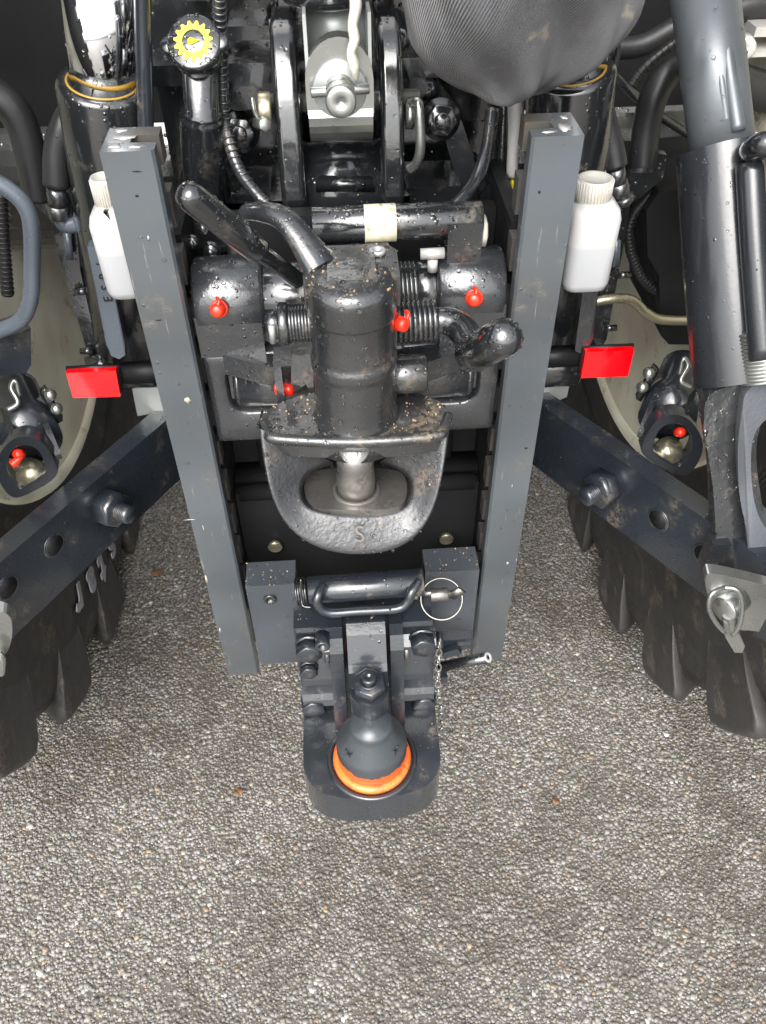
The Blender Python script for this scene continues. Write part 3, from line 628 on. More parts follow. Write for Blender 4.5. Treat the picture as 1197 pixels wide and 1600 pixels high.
# ------------------------------------------------------------------ tractor body: rear axle casting, ribs, bolts, side panels, unseen sky-blocking cab
def tractor_body():
    t = thing('tractor_body', 'glossy black rear axle housing and underside of the tractor', 'tractor', (0, .6, .5))
    b = B(); b.box((-.20, .30, .62), (.20, .62, 1.5)); b.cyl((-.75, .6, .88), (-.18, .6, .88), .13, seg=40).cyl((.18, .6, .88), (.75, .6, .88), .13, seg=40); b.box((-.17, .25, .60), (.17, .32, .96)); hs = mk('axle_housing', b, BLK, t, bev=.008, seg=3)
    def blk(n, a, c, m=BLK, bev=.009, par=hs): bb = B(); bb.box(a, c); return mk(n, bb, m, par, bev=bev, seg=5)
    blk('ledge', (-.20, .24, P(400, 98, .24).z - .02), (.20, .31, P(400, 98, .24).z))
    blk('ledge', (-.15, .255, 1.165), (.14, .31, 1.185))
    blk('pad', P(640, 318, .2), P(708, 250, .27)); blk('pad', P(345, 318, .18), P(425, 262, .27)); blk('pad', P(480, 60, .27), P(360, 20, .32)); blk('pad', P(590, 90, .27), P(625, 20, .32))
    blk('pad', P(684, 380, .14), P(772, 308, .25), BLK, .008); blk('pad', P(315, 395, .12), P(395, 330, .2), BLK, .006)
    b = B(); b.cyl((-.055, .22, .985), (.055, .22, .985), .05, seg=36); b.prism([P(494, 300, .17), P(586, 300, .17), P(576, 285, .19), P(508, 285, .19)], (0, 0, .012)); mk('saddle', b, BLK, hs)
    for a, c in (((350, 268, .2), (374, 238, .22)), ((360, 290, .2), (384, 262, .22)), ((335, 310, .19), (352, 285, .21))):
        b = B(); b.bar(P(*a), P(*c), .008, .02); mk('rib', b, BLK, hs, bev=.002)
    b = B(); b.prism([P(720, 300, .21), P(745, 262, .21), P(722, 190, .21), P(690, 145, .21), P(690, 200, .21), P(705, 250, .21)], (0, .05, 0)); mk('gusset', b, CAST, hs, bev=.003)
    for u, v, Y, r in ((688, 186, .2, .0165), (376, 206, .22, .0165), (665, 142, .24, .011), (436, 40, .28, .012), (620, 60, .27, .012), (330, 392, .1, .008), (318, 355, .08, .0065), (300, 378, .09, .006)):
        bolt('housing_bolt', P(u, v, Y), (0, -1, .25), r, r * .8, BLK, hs, stud=r * .5, washer=r * 1.25)
    # cast webs and pipework on the housing
    for pts, y0, dy in ((((640, 150), (668, 150), (668, 125), (640, 118)), .2, .06), (((705, 330), (760, 330), (748, 285), (735, 240), (716, 215), (702, 250)), .22, .05), (((280, 330), (330, 330), (345, 262), (325, 240), (290, 262)), .19, .06), (((355, 175), (418, 168), (418, 140), (380, 132), (358, 150)), .2, .05), (((745, 330), (785, 320), (780, 285), (752, 290)), .17, .08)):
        b = B(); b.prism(sm([P(u, v, y0) for u, v in pts], 1), (0, dy, 0)); mk('cast_web', b, BLK, hs, bev=.007, seg=4)
    b = B(); b.box((-.24, .63, .47), (.24, 3.4, 1.5)); mk('unseen_gearbox', b, BLKD, t, bev=.03)  # out of view behind the housing, added to block sky light from ahead
    # dark panels around, unseen cab above added to block the sky
    for s in (-1, 1):
        b = B(); b.box((s * .20, .5, .93), (s * .62, .56, 1.5)); mk('inner_panel', b, BLKD, t, bev=.01)
        b = B()
        pr = [(.6 + 1.02 * math.cos(R(a)), .88 + 1.02 * math.sin(R(a))) for a in range(40, 151, 10)]
        b.loft([[(s * .82, y, z) for y, z in pr], [(s * 1.15, y, z) for y, z in pr], [(s * 1.15, y, z + .03) for y, z in pr], [(s * .82, y, z + .03) for y, z in pr], [(s * .82, y, z) for y, z in pr]])
        mk('mudguard', b, BLKD, t, fix=True)
    b = B(); b.box((-.70, .56, 1.72), (.70, 2.2, 1.84)); mk('unseen_cab_floor', b, BLKD, t, bev=.02)  # out of view overhead, added to shade the parts below
    b = B(); b.box((-.68, .6, 1.84), (.68, .63, 2.7)); mk('unseen_cab_rear', b, BLKD, t, bev=.01)  # opaque cab rear wall, unseen, added to dim the ground
    b = B(); p = P(515, -60, .2); b.lathe(V((P(515, 20, .13).x, .165, P(515, 30, .118).z)), (0, 0, 1), [(0, .0), (.001, .03), (.006, .042), (.016, .047), (.12, .047)], 40); mk('canister', b, BLK, t, wn=False)
tractor_body()

# ------------------------------------------------------------------ top link bracket
def top_bracket():
    t = thing('top_link_bracket', 'pair of thick black bracket cheeks flanking the zinc eye', 'bracket', (0, .2, 1.0))
    for s, (uL, uR) in ((-1, (424, 470)), (1, (594, 637))):
        Y = .13; x0, x1 = P(uL + 4, 215, Y).x, P(uR, 215, Y).x
        pr = [(.30, .975), (.30, 1.15), (.225, 1.152)] + [(.225 * (1 - f) ** 2 + 2 * f * (1 - f) * .165 + f * f * .152, 1.152 * (1 - f) ** 2 + 2 * f * (1 - f) * 1.135 + f * f * 1.005) for f in [k / 14 for k in range(1, 15)]] + [(.155, .99), (.17, .975)]
        n_ = len(pr); W_ = x1 - x0; lp = []
        for xo, ins in ((0, .0065), (.0006, .0042), (.0018, .0019), (.0042, .0005), (.0055, 0), (.007, 0), (W_ - .007, 0), (W_ - .0055, 0), (W_ - .0042, .0005), (W_ - .0018, .0019), (W_ - .0006, .0042), (W_, .0065)):
            row = []
            for i in range(n_):
                (ya, za), (yb, zb) = pr[i - 1], pr[(i + 1) % n_]; ty, tz = yb - ya, zb - za; ll = math.hypot(ty, tz) or 1
                row.append(V((x0 + xo, pr[i][0] - tz / ll * ins, pr[i][1] + ty / ll * ins)))
            lp.append(row)
        cy, cz = sum(p[0] for p in pr) / n_, sum(p[1] for p in pr) / n_
        if (lp[0][8] - V((lp[0][8].x, cy, cz))).length > (lp[5][8] - V((lp[5][8].x, cy, cz))).length:      # rounding must shrink the outline
            lp = [[V((p.x, 2 * q[0] - p.y, 2 * q[1] - p.z)) for p, q in zip(row, pr)] for row in lp]
        b = B(); g_ = b.loft(lp, True); b.bm.faces.new(g_[0][::-1]); b.bm.faces.new(g_[-1]); mk('cheek', b, BLK, t, fix=True, sharp=50)
    b = B(); b.cyl((P(412, 175, .2).x, .2, 1.085), (P(655, 175, .2).x, .2, 1.085), .0095); mk('cross_pin', b, ZINC, t)
    b = B(); b.cyl(P(404, 170, .17), P(424, 170, .17), .0155, ch=.001); hd = mk('pin_head', b, YZINC, t)
    b = B(); b.tube([P(394, 152, .155), P(397, 172, .152), P(404, 188, .152)], .0022, 8); b.hexa(P(403, 192, .155), P(415, 195, .135), .0065); mk('split_clip', b, ZINC, hd)
    b = B(); b.tube([P(641, 158, .17), P(653, 160, .155), P(655, 178, .15), P(657, 215, .147), P(656, 240, .147), P(650, 256, .15), P(640, 264, .155)], [.0045, .0048, .005, .005, .005, .005, .0052], 12); b.cyl(P(634, 180, .17), P(646, 180, .17), .013); mk('pin_handle', b, ZINC, t)
    # zinc eye
    e = thing('swivel_eye', 'bright zinc plated eye with crossed pin between the bracket cheeks', 'hitch eye', (0, .12, 1.05))
    xc = P(531, 140, .1).x; hw = .0305; zc = P(531, 140, .095).z
    pr = []
    b = B(); out = []
    for k in range(0, 13): a = R(k * 15); out.append((xc + math.cos(a) * hw, .098, zc + .006 + math.sin(a) * .036))
    out += [(xc - hw, .098, zc - .022), (xc + hw, .098, zc - .022)]
    b.prism(out, (0, .018, 0)); mk('face_plate', b, ZINC, e, bev=.002)
    b = B(); prof = [(.0975, zc - .018)]
    for k in range(0, 7): a = R(180 + k * 15); prof.append((.125 + .03 * math.cos(a), zc - .024 + .03 * math.sin(a)))
    prof += [(.15, zc - .054), (.15, zc - .018)]
    b.prism([(xc - hw + .001, y, z) for y, z in prof], (2 * hw - .002, 0, 0)); mk('strap', b, ZINC, e, bev=.0035, seg=3)
    b = B(); c0 = V((xc, .0985, zc)); b.lathe(c0, (0, -1, 0), [(0, .0245), (.003, .0245), (.004, .0235)], 40); mk('washer', b, ZINCD, e)
    d = V((0, -1, .02)); b = B(); b.lathe(c0, d, [(0, .0135), (.018, .0135), (.019, .0125), (.022, .0125), (.023, .0137), (.036, .0135), (.0375, .012), (.0375, .003), (.0355, .002), (.0355, 0)], 36); mk('centre_pin', b, ZINC, e)
    b = B(); b.cyl(c0 + V((-.026, -.012, .001)), c0 + V((.026, -.012, .003)), .0045, ch=.0008); mk('roll_pin', b, ZINC, e)
    for s in (-1, 1):
        b = B(); b.box((xc + s * (hw - .001), .105, zc), (xc + s * (hw - .004), .165, zc + .058)); mk('guide_plate', b, ZINCD, e, bev=.0008)
    b = B(); b.box((xc - hw + .004, .15, zc), (xc + hw - .004, .155, zc + .056)); mk('rear_plate', b, ZINCD, e)
    # cord
    b = B(); b.tube([P(553, -20, .10), P(556, 10, .095), P(551, 40, .09), P(554, 62, .085), P(549, 82, .082), P(553, 100, .084), P(556, 116, .09)], [.0098, .0105, .0085, .0092, .008, .009, .006], 14, flat=.5)
    tag(mk('cord', b, CORD), 'dirty white cord hanging down in front of the zinc eye', 'cord')
top_bracket()

# ------------------------------------------------------------------ oil filler
def oil_filler():
    Y = .12
    c = P(306, 64, Y); t = thing('oil_filler', 'black oil filler pipe with yellow gear symbol on its cap', 'oil filler', (c.x, Y, 1.0))
    a = P(318, 235, Y + .03); nk = P(313, 110, Y + .012); d = (nk - a).normalized()
    b = B(); l = (nk - a).length
    b.lathe(a - d * .12, d, [(0, .022), (.12, .022), (.12 + l * .42, .021), (.12 + l * .46, .0215), (.12 + l * .48, .019), (.12 + l * .5, .0195), (.12 + l * .53, .0195), (.12 + l * .55, .0165), (.12 + l * 1.05, .0165)], 32); mk('neck', b, BLK, t, wn=False)
    n = V((-.08, -.72, .66)).normalized(); cc = P(306, 72, Y)
    b = B(); pr = []
    b.lathe(cc - n * .012, n, [(0, .0205), (.003, .0235), (.016, .0245), (.0195, .0235), (.0205, .022), (.0205, 0)], 48); x, y, z = frame(n)
    cap = mk('cap', b, BLK, t, wn=False)
    for a_ in (0, 1): # finger wings
        b = B(); q = cc + (V((1, 0, 0)) - n * n.x).normalized() * (.0225 if a_ else -.0225) + n * .0; b.lathe(q - n * .011, n, [(0, .007), (.017, .0075), (.018, .0065)], 18); mk('finger_wing', b, BLK, cap)
    # gear symbol
    xx = (V((1, 0, 0)) - n * n.x).normalized(); yy = n.cross(xx); o0 = cc + n * .0088; pts_o, pts_i = [], []
    T = 15
    for k in range(T * 4):
        a = 2 * math.pi * k / (T * 4); ro = .0172 if k % 4 in (0, 1) else .0142
        pts_o.append(o0 + (xx * math.cos(a) + yy * math.sin(a)) * ro); pts_i.append(o0 + (xx * math.cos(a) + yy * math.sin(a)) * .0098)
    b = B(); up = n * .0006; b.loft([[p for p in pts_o], [p + up for p in pts_o], [p + up for p in pts_i], [p for p in pts_i]], True); mk('gear_symbol', b, YEL, cap, fix=True, wn=False)
    b = B(); dr = []
    for k in range(16):
        a = 2 * math.pi * k / 16; r_ = .0030
        dr.append(o0 + xx * (-.0018 + r_ * math.cos(a) + (.0045 if k == 0 else (.0015 if k in (1, 15) else 0))) + yy * (r_ * math.sin(a)))
    b.prism(dr, up); mk('drop_symbol', b, YEL, cap, wn=False)
oil_filler()

# ------------------------------------------------------------------ canvas sock
def sock():
    rows = [(-80, 604, 1018), (-40, 612, 1012), (0, 622, 1001), (35, 632, 985), (65, 641, 962), (90, 660, 935), (110, 682, 910), (128, 706, 884), (140, 724, 864), (147, 748, 842), (151, 785, 815)]
    Y = .06; b = B(); loops = []; n = 72
    for i, (v, ul, ur) in enumerate(rows):
        a, c = P(ul, v, Y), P(ur, v, Y); ce = (a + c) / 2; hx = (c.x - a.x) / 2; hy = hx * .72; lp = []
        for k in range(n):
            th = 2 * math.pi * k / n
            fold = 1 + .06 * math.sin(5 * th + i * .75) * min(1, hx / .05) + .045 * math.sin(8 * th - i * 1.1) - .10 * math.exp(-((th - 4.2 - .16 * (i - 4)) / .16) ** 2) + .07 * math.exp(-((th - 4.55 - .16 * (i - 4)) / .2) ** 2)
            from mathutils import noise as _n
            q_ = V((math.cos(th) * 1.6, math.sin(th) * 1.6 + i * .10, i * .42 + math.cos(th) * .9)); fold -= .20 * (max(0, .34 - abs(_n.noise(q_ * 1.5))) / .34) ** 2 * min(1, hx / .05)
            sag = .010 * math.sin(3 * th + i * .8) - .02 * math.exp(-((th - 4.9 - .05 * i) / .22) ** 2) * min(1, i / 3) * (hx > .03) + .012 * math.exp(-((th - 4.35 + .03 * i) / .25) ** 2) * (hx > .03)
            x = ce.x + math.cos(th) * hx * (1 + (fold - 1) * .3); y = Y + math.sin(th) * hy * fold - sag * 1.3 * abs(math.sin(th))
            lp.append(V((x, y, ce.z - .014 * math.sin(th) * 0)))
        loops.append(lp)
    g = b.loft(loops, True); b.bm.faces.new(g[-1])
    uvl = b.bm.loops.layers.uv.new('UVMap'); b.bm.verts.index_update(); idm = {}
    for i, r_ in enumerate(g):
        for k, v in enumerate(r_): idm[v] = (k / n * 3 + i * .06, i / len(g))
    for f in b.bm.faces:
        us = [idm[l.vert][0] for l in f.loops]; wrap = max(us) - min(us) > 1.5
        for l in f.loops:
            u_, v_ = idm[l.vert]; l[uvl].uv = (u_ + (3 if wrap and u_ < 1.5 else 0), v_)
    o = mk('canvas_cover', b, SOCK, fix=True, wn=False, sharp=180); m = o.modifiers.new('s', 'SUBSURF'); m.levels = m.render_levels = 1
    tag(o, 'sagging dark grey ribbed canvas cover hanging at the top right of centre', 'cover')
sock()

# ------------------------------------------------------------------ lift cylinders
def lift_cyl(s):
    Y = .15
    if s < 0: top, ra, rb = P(150, -40, Y - .01), P(160, 128, Y), P(205, 545, Y + .05); rod, rbar = .0302, .0425
    else: top, ra, rb = P(935, -120, Y + .02), P(893, 108, Y), P(868, 545, Y + .05); rod, rbar = .0302, .043
    t = thing('lift_cylinder', ('hydraulic lift cylinder with shiny chrome rod left of the frame' if s < 0 else 'hydraulic lift cylinder below the canvas cover, its black barrel behind the right rail'), 'cylinder', rb, 'hydraulic lift cylinders')
    d = (ra - rb).normalized(); L = (ra - rb).length
    b = B(); b.lathe(rb, d, [(0, .03), (.01, rbar), (L - .004, rbar), (L, rbar - .002), (L + .0004, rod + .003)], 48); bar = mk('barrel', b, BLK, t, wn=False)
    b = B(); b.ring(ra + d * .0002, d, rod + .0018, .0013, 48, 8); mk('wiper_seal', b, paint('amber_seal', (.3, .18, .03), (.3, .5), bump=.1), bar)
    b = B(); b.cyl(ra - d * .02, top, rod, seg=48); mk('rod', b, CHROME, t)
    b = B(); e = rb - d * .025; b.cyl(e + V((-.03, 0, 0)), e + V((.03, 0, 0)), .032, ch=.003, seg=32); b.cyl(e + V((s * .02, 0, 0)), e + V((s * .055, -.01, 0)), .021, .017); mk('foot_eye', b, BLK, t)
    # link arm beside the barrel
    t2 = thing('side_strap', ('worn grey steel strap with faded lettering left of the lower frame' if s < 0 else 'plain charcoal steel strap hanging beside the right bottle'), 'strap', rb)
    if s < 0: a, c = P(150, 385, .12), P(186, 560, .13)
    else: a, c = P(925, 440, .12), P(908, 552, .13)
    b = B(); b.prism([a + V((-.009, 0, 0)), a + V((.009, 0, 0)), c + V((.011, 0, .02)), c + V((.008, 0, .004)), c + V((0, 0, -.001)), c + V((-.008, 0, .004)), c + V((-.010, 0, .02))], (0, .014, 0)); mk('strap', b, GREYTUBE if s < 0 else CAST, t2, bev=.002)
    if s < 0:
        for i in range(4): text('stencil_lettering', 'IRSE'[i], a.lerp(c, .14 + i * .1) + V((.002, -.0006, 0)), (0, 0, 1), (-1, 0, 0), .014, .0003, BLKD, t2)
lift_cyl(-1); lift_cyl(1)
b = B(); b.tube([P(222, -20, .11), P(224, 60, .115), P(228, 200, .12), P(229, 260, .12)], .0075, 12); tag(mk('steel_pipe', b, GREYD), 'slim grey pipe running down beside the chrome rod', 'pipe')

# ------------------------------------------------------------------ bottles
def bottle(s):
    Y = .066
    if s < 0: x0, x1 = P(141, 330, Y).x, P(205, 330, Y).x; ztop, zbot = P(160, 318, Y).z, P(190, 452, Y).z; cx0, cx1, ct = P(139, 280, Y).x, P(185, 280, Y).x, P(150, 262, Y).z
    else: x0, x1 = P(888, 330, Y).x, P(964, 330, Y).x; ztop, zbot = P(925, 308, Y).z, P(925, 440, Y).z; cx0, cx1, ct = P(902, 280, Y).x, P(959, 280, Y).x, P(930, 264, Y).z
    t = thing('fluid_bottle', ('milky plastic bottle half hidden behind the left rail' if s < 0 else 'milky plastic bottle with round screw cap right of the right rail'), 'bottle', ((x0 + x1) / 2, Y, zbot), 'white plastic bottles')
    b = B(); yd = .027
    def rect(z, k, ins=0):
        xx0, xx1 = x0 + ins, x1 - ins; ya, yb = Y - yd + ins, Y + yd - ins; r_ = .012; o = []
        for cx, cy, a0 in ((xx1 - r_, yb - r_, 0), (xx0 + r_, yb - r_, 90), (xx0 + r_, ya + r_, 180), (xx1 - r_, ya + r_, 270)):
            for q in range(5): a = R(a0 + q * 22.5); o.append(V((cx + r_ * math.cos(a), cy + r_ * math.sin(a), z)))
        return o
    g = b.loft([rect(zbot, 0, .008), rect(zbot + .003, 0, .002), rect(zbot + .01, 0, .0005), rect(ztop - .014, 0, 0), rect(ztop - .006, 0, .002), rect(ztop, 0, .009)], True)
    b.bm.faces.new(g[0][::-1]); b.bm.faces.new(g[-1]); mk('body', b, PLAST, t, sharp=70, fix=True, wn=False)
    b = B(); r_ = (cx1 - cx0) / 2; c = V(((cx0 + cx1) / 2, Y, ztop - .002)); h = ct - ztop
    b.lathe(c - V((0, 0, .006)), (0, 0, 1), [(0, r_ * .96), (.008, r_ * .96), (h * .18 + .006, r_), (h * .93, r_ * .96), (h, r_ * .9), (h, r_ * .78), (h * .9, r_ * .74), (h * .9, 0)], 36)
    cap = mk('cap', b, CAPW, t, wn=False)
    for k in range(24):
        a = k * math.pi / 12
        if s > 0 and math.sin(a) < .3:
            pass
    b = B()
    for k in range(36):
        a = k * math.pi / 18; q = c + V((math.cos(a) * r_ * .985, math.sin(a) * r_ * .985, 0)); b.cyl(q + V((0, 0, h * .12)), q + V((0, 0, h * .74)), r_ * .035, seg=5)
    mk('grip_ribs', b, CAPW, cap, wn=False)
bottle(-1); bottle(1)

# ------------------------------------------------------------------ reflectors and zinc tabs
def reflector(s):
    Y = .12
    q = [(103, 583), (181, 579), (188, 620), (114, 622)] if s < 0 else [(915, 550), (991, 547), (981, 588), (908, 591)]
    p = [P(u, v, Y) for u, v in q]
    t = thing('reflector', ('red rectangular reflector left of the frame above the lower link' if s < 0 else 'red rectangular reflector right of the frame above the lower link'), 'reflector', sum(p, V()) / 4, 'red reflectors')
    b = B(); b.prism(p, (0, .008, 0)); mk('lens', b, REFL, t, bev=.004, seg=3)
    c = sum(p, V()) / 4; b = B(); b.prism([c + (x - c) * 1.07 + V((0, .0085, 0)) for x in p], (0, .004, 0)); b.box(c + V((-s * .03, .012, -.01)), c + V((-s * .09, .03, .01))); mk('backing', b, BLKD, t)
    q = [(198, 568), (232, 563), (252, 590), (262, 640), (248, 645), (215, 650)] if s < 0 else [(864, 540), (895, 535), (901, 545), (886, 620), (868, 628), (846, 620)]
    b = B(); b.prism([P(u, v, .2) for u, v in q], (0, .004, 0)); tag(mk('zinc_tab', b, ZINCD, bev=.0008), 'flat greenish zinc tab beside the %s rail and reflector' % ('left' if s < 0 else 'right'), 'bracket', 'flat zinc tabs')
reflector(-1); reflector(1)

# ------------------------------------------------------------------ wheels
def wheel(s):
    AX, AZ, RT = .575, .89, .865
    t = thing('rear_wheel', ('left' if s < 0 else 'right') + ' rear tractor wheel with cream rim and lugged tyre', 'wheel', (s * .8, AX, AZ), 'rear wheels')
    o = V((0, AX, AZ)); d = V((s, 0, 0))
    b = B(); b.lathe(o, d, [(.513, .50), (.505, .515), (.503, .56), (.498, .62), (.501, .70), (.505, .775), (.511, .825), (.526, .855), (.56, .866), (.8, .872), (1.0, .862), (1.06, .825), (1.09, .76), (1.10, .62), (1.09, .515), (1.08, .5)], 128)
    ty = mk('tyre', b, TYRE, t, wn=False, sharp=80, fix=True)
    b = B()
    for k in range(10): b.ring(o + d * (.4995 + .0005 * k), d, .585 + .006 * k, .0012, 128, 6)
    b.ring(o + d * .5105, d, .745, .0022, 128, 6); mk('sidewall_ribs', b, TYRE, ty, wn=False)
    b = B(); b.lathe(o, d, [(.508, .512), (.500, .508), (.500, .498), (.508, .490), (.53, .484), (.56, .478), (.575, .455), (.62, .445), (.74, .44), (.78, .42), (.80, .38), (.785, .30), (.77, .20), (.765, .15), (.80, .15)], 96)
    rim = mk('rim', b, CREAM, t, wn=False, sharp=60, fix=True)
    for k in range(10):
        a = k * math.pi / 5; p = o + d * .772 + V((0, math.cos(a), math.sin(a))) * .22; bolt('wheel_nut', p, -d, .018, .02, ZINCD, rim)
    # lugs
    def pt(x, r, a): return V((s * x, AX + r * math.sin(a), AZ - r * math.cos(a)))
    st = [(.4985, .76, .868, .0, .055, .070), (.499, .72, .893, .0, .045, .082), (.516, .71, .901, .006, .050, .084), (.56, .76, .899, .045, .05, .056), (.64, .80, .903, .11, .05, .038), (.74, .83, .905, .19, .045, .034), (.83, .83, .9, .25, .04, .030)]
    loops = []
    for i_, (x, r0, r1, a, h0, h1) in enumerate(st):
        xr = x + (.008 if i_ < 2 else 0)
        loops.append([pt(xr, r0, a - h0 / .8), pt(xr, r0, a + h0 / .8), pt(x, (r0 + r1) / 2, a + (h0 * .45 + h1 * .55) / .84), pt(x, r1, a + h1 / .88), pt(x, r1, a - h1 / .88), pt(x, (r0 + r1) / 2, a - (h0 * .45 + h1 * .55) / .84)])
    b = B(); g_ = b.loft(loops, True); b.bm.faces.new(g_[0][::-1]); b.bm.faces.new(g_[-1])
    for e_ in b.bm.edges: e_.smooth = True
    cl = b.bm.edges.layers.float.get('crease_edge') or b.bm.edges.layers.float.new('crease_edge')
    for e_ in b.bm.edges: e_[cl] = .35
    first = mk('lug', b, LUG, ty, fix=True, wn=False, sharp=181); m_ = first.modifiers.new('s', 'SUBSURF'); m_.levels = m_.render_levels = 2
    rel = WL[first.name] - o
    n = 20
    for k in range(n):
        a = 2 * math.pi * (k + (.30 if s < 0 else .05)) / n
        m = Matrix.Rotation(a, 4, 'X')
        l = first if k == 0 else first.copy()
        if k: C.objects.link(l)
        l.parent = ty; l.location = (o + m.to_3x3() @ rel) - WL[ty.name]; l.rotation_euler = (a, 0, 0)
    if s < 0:
        for ch, u, v in (('s', 176, 858), ('t', 160, 888), ('a', 144, 912), ('r', 124, 938)):
            p = PX(u, v, -.4972); rad = (p - o); rad.x = 0; r_ = rad.normalized()
            text('sidewall_letter', ch, p, r_.cross(V((1, 0, 0))), r_, .095, .0012, LETTER, ty, fat=.003)
wheel(-1); wheel(1)

# ------------------------------------------------------------------ lower links
def lower_link(s):
    a = V((s * .205, .275, .645)); c = V((s * .50, -.215, .665)); d = (c - a).normalized()
    t = thing('lower_link', ('left blue black steel lower link arm sloping to the left edge' if s < 0 else 'right blue black steel lower link arm running under the lift rod'), 'lift arm', a, 'lower link arms')
    b = B(); b.bar(a, c, .028, .105); bar = mk('bar', b, LINK, t, bev=.004, seg=3)
    n = V((-s * abs(d.y), d.x * (1 if s > 0 else 1), 0)); n = d.cross(V((0, 0, 1))).normalized()
    if n.x * s > 0: n = -n
    p = P(160 if s < 0 else 950, 790 if s < 0 else 758, 0)
    def onface(u, v):          # where the photo's ray meets the inner face of the bar
        q0 = a + n * .0142; dd = ray(u, v); k = (q0 - CAM).dot(n) / dd.dot(n); return CAM + dd * k
    p = onface(163, 789) if s < 0 else onface(950, 758)
    b = B(); b.lathe(p - n * .002, n, [(0, .0205), (.004, .0205)], 24); b.hexa(p, p + n * .023, .0245, .2); b.lathe(p + n * .022, n, [(0, .0115), (.018, .0115), (.020, .0095)], 20)
    for k in range(7): b.ring(p + n * (.022 + k * .0025), n, .0113, .0008, 20, 6)
    mk('nut', b, LINK, t, wn=False)
    for u, v in (((85, 852), (12, 918)) if s < 0 else ((1028, 812), (1100, 868))):
        p = onface(u, v); b = B(); b.ring(p - n * .001, n, .0145, .0018, 28, 8); b.lathe(p + n * .0003, n, [(0, .0145), (.0001, .0145)], 28); 
        h = mk('hole_rim', b, LINK, t); b = B(); b.lathe(p + n * .0006, n, [(0, .0128), (.0003, .0128)], 28); mk('dark_hole_disc', b, BLKD, h, wn=False)  # flat dark disc on the face stands for the shade inside a bore
lower_link(-1); lower_link(1)

# ------------------------------------------------------------------ stabilisers
def stabiliser(s):
    t = thing('stabiliser', ('telescopic stabiliser with clevis and red cap at the left edge' if s < 0 else 'telescopic stabiliser with clevis and red cap left of the lift rod'), 'stabiliser', (s * .42, .1, .6), 'stabilisers')
    Y = .06
    def Q(u, v, Y): return P(u, v, Y) if s > 0 else P(*mir(u, v), Y)
    def mir(u, v): return (1092 - u, v + 34)
    up, lo = Q(1058, 600, .16), Q(1045, 690, .07)
    b = B(); b.tube([Q(1070, 575, .19), Q(1058, 610, .15), Q(1050, 640, .12)], [.03, .031, .032], 24, 4); b.cyl(Q(1058, 600, .17), Q(1042, 655, .105), .033, .036, seg=28); body = mk('sleeve', b, GREYD, t)
    # clevis plate with window
    ov = [(1020, 662), (1040, 648), (1065, 648), (1085, 662), (1100, 690), (1096, 715), (1078, 742), (1060, 745), (1000, 712), (1005, 690)]
    iv = [(1030, 672), (1044, 662), (1060, 662), (1074, 670), (1082, 690), (1080, 706), (1066, 728), (1056, 730), (1020, 708), (1022, 690)]
    O = sm([Q(u, v, .07) for u, v in ov]); I = sm([Q(u, v, .07) for u, v in iv]); dv = V((0, .016, .004))
    b = B(); b.loft([O, I, [p + dv for p in I], [p + dv for p in O], O], True); mk('clevis', b, GREYD, t, fix=True, bev=.0012)
    b = B(); p = Q(1046, 705, .085); b.lathe(p + V((0, .02, -.02)), V((0, -.55, .6)), [(0, .017), (.02, .018), (.03, .018), (.032, .0135), (.036, .0132), (.0365, 0)], 28); pin = mk('pivot_pin', b, YZINC, t, wn=False)
    b = B(); p = Q(1058, 675, .075); b.lathe(p, V((s * .2, -.5, .4)), [(0, .006), (.008, .0065), (.012, .004), (.0125, 0)], 16)
    if s < 0: b.tube([p + V((0, -.004, .004)), Q(1060, 680, .068), Q(1072, 691, .064)], [.003, .003, .006], 10)
    mk('grease_cap', b, RED, pin)
    for u0, v0, u1, v1 in ((1028, 610, 1000, 680), (1085, 610, 1070, 650)):
        b = B(); b.bar(Q(u0, v0, .13), Q(u1, v1, .08), .007, .014); mk('guide_strip', b, BLK, t, bev=.002)
    b = B(); b.tube([Q(1062, 585, .13), Q(1068, 560, .135), Q(1075, 572, .13), Q(1064, 595, .12), Q(1080, 606, .115)], .0032, 8); mk('wire_clip', b, ZINC, t)
    for u, v in ((1016, 582), (1006, 604)): b = B(); p = Q(u, v, .13); b.lathe(p, V((-s * .6, -.6, .3)), [(0, .007), (.006, .0075), (.010, .005), (.011, 0)], 14); mk('dome_nut', b, ZINC, t)
    b = B(); b.prism([Q(1022, 575, .14), Q(1030, 582, .14), Q(1002, 628, .125), Q(994, 624, .125)], (0, .006, .004)); mk('strip', b, CAST, t)
stabiliser(-1); stabiliser(1)

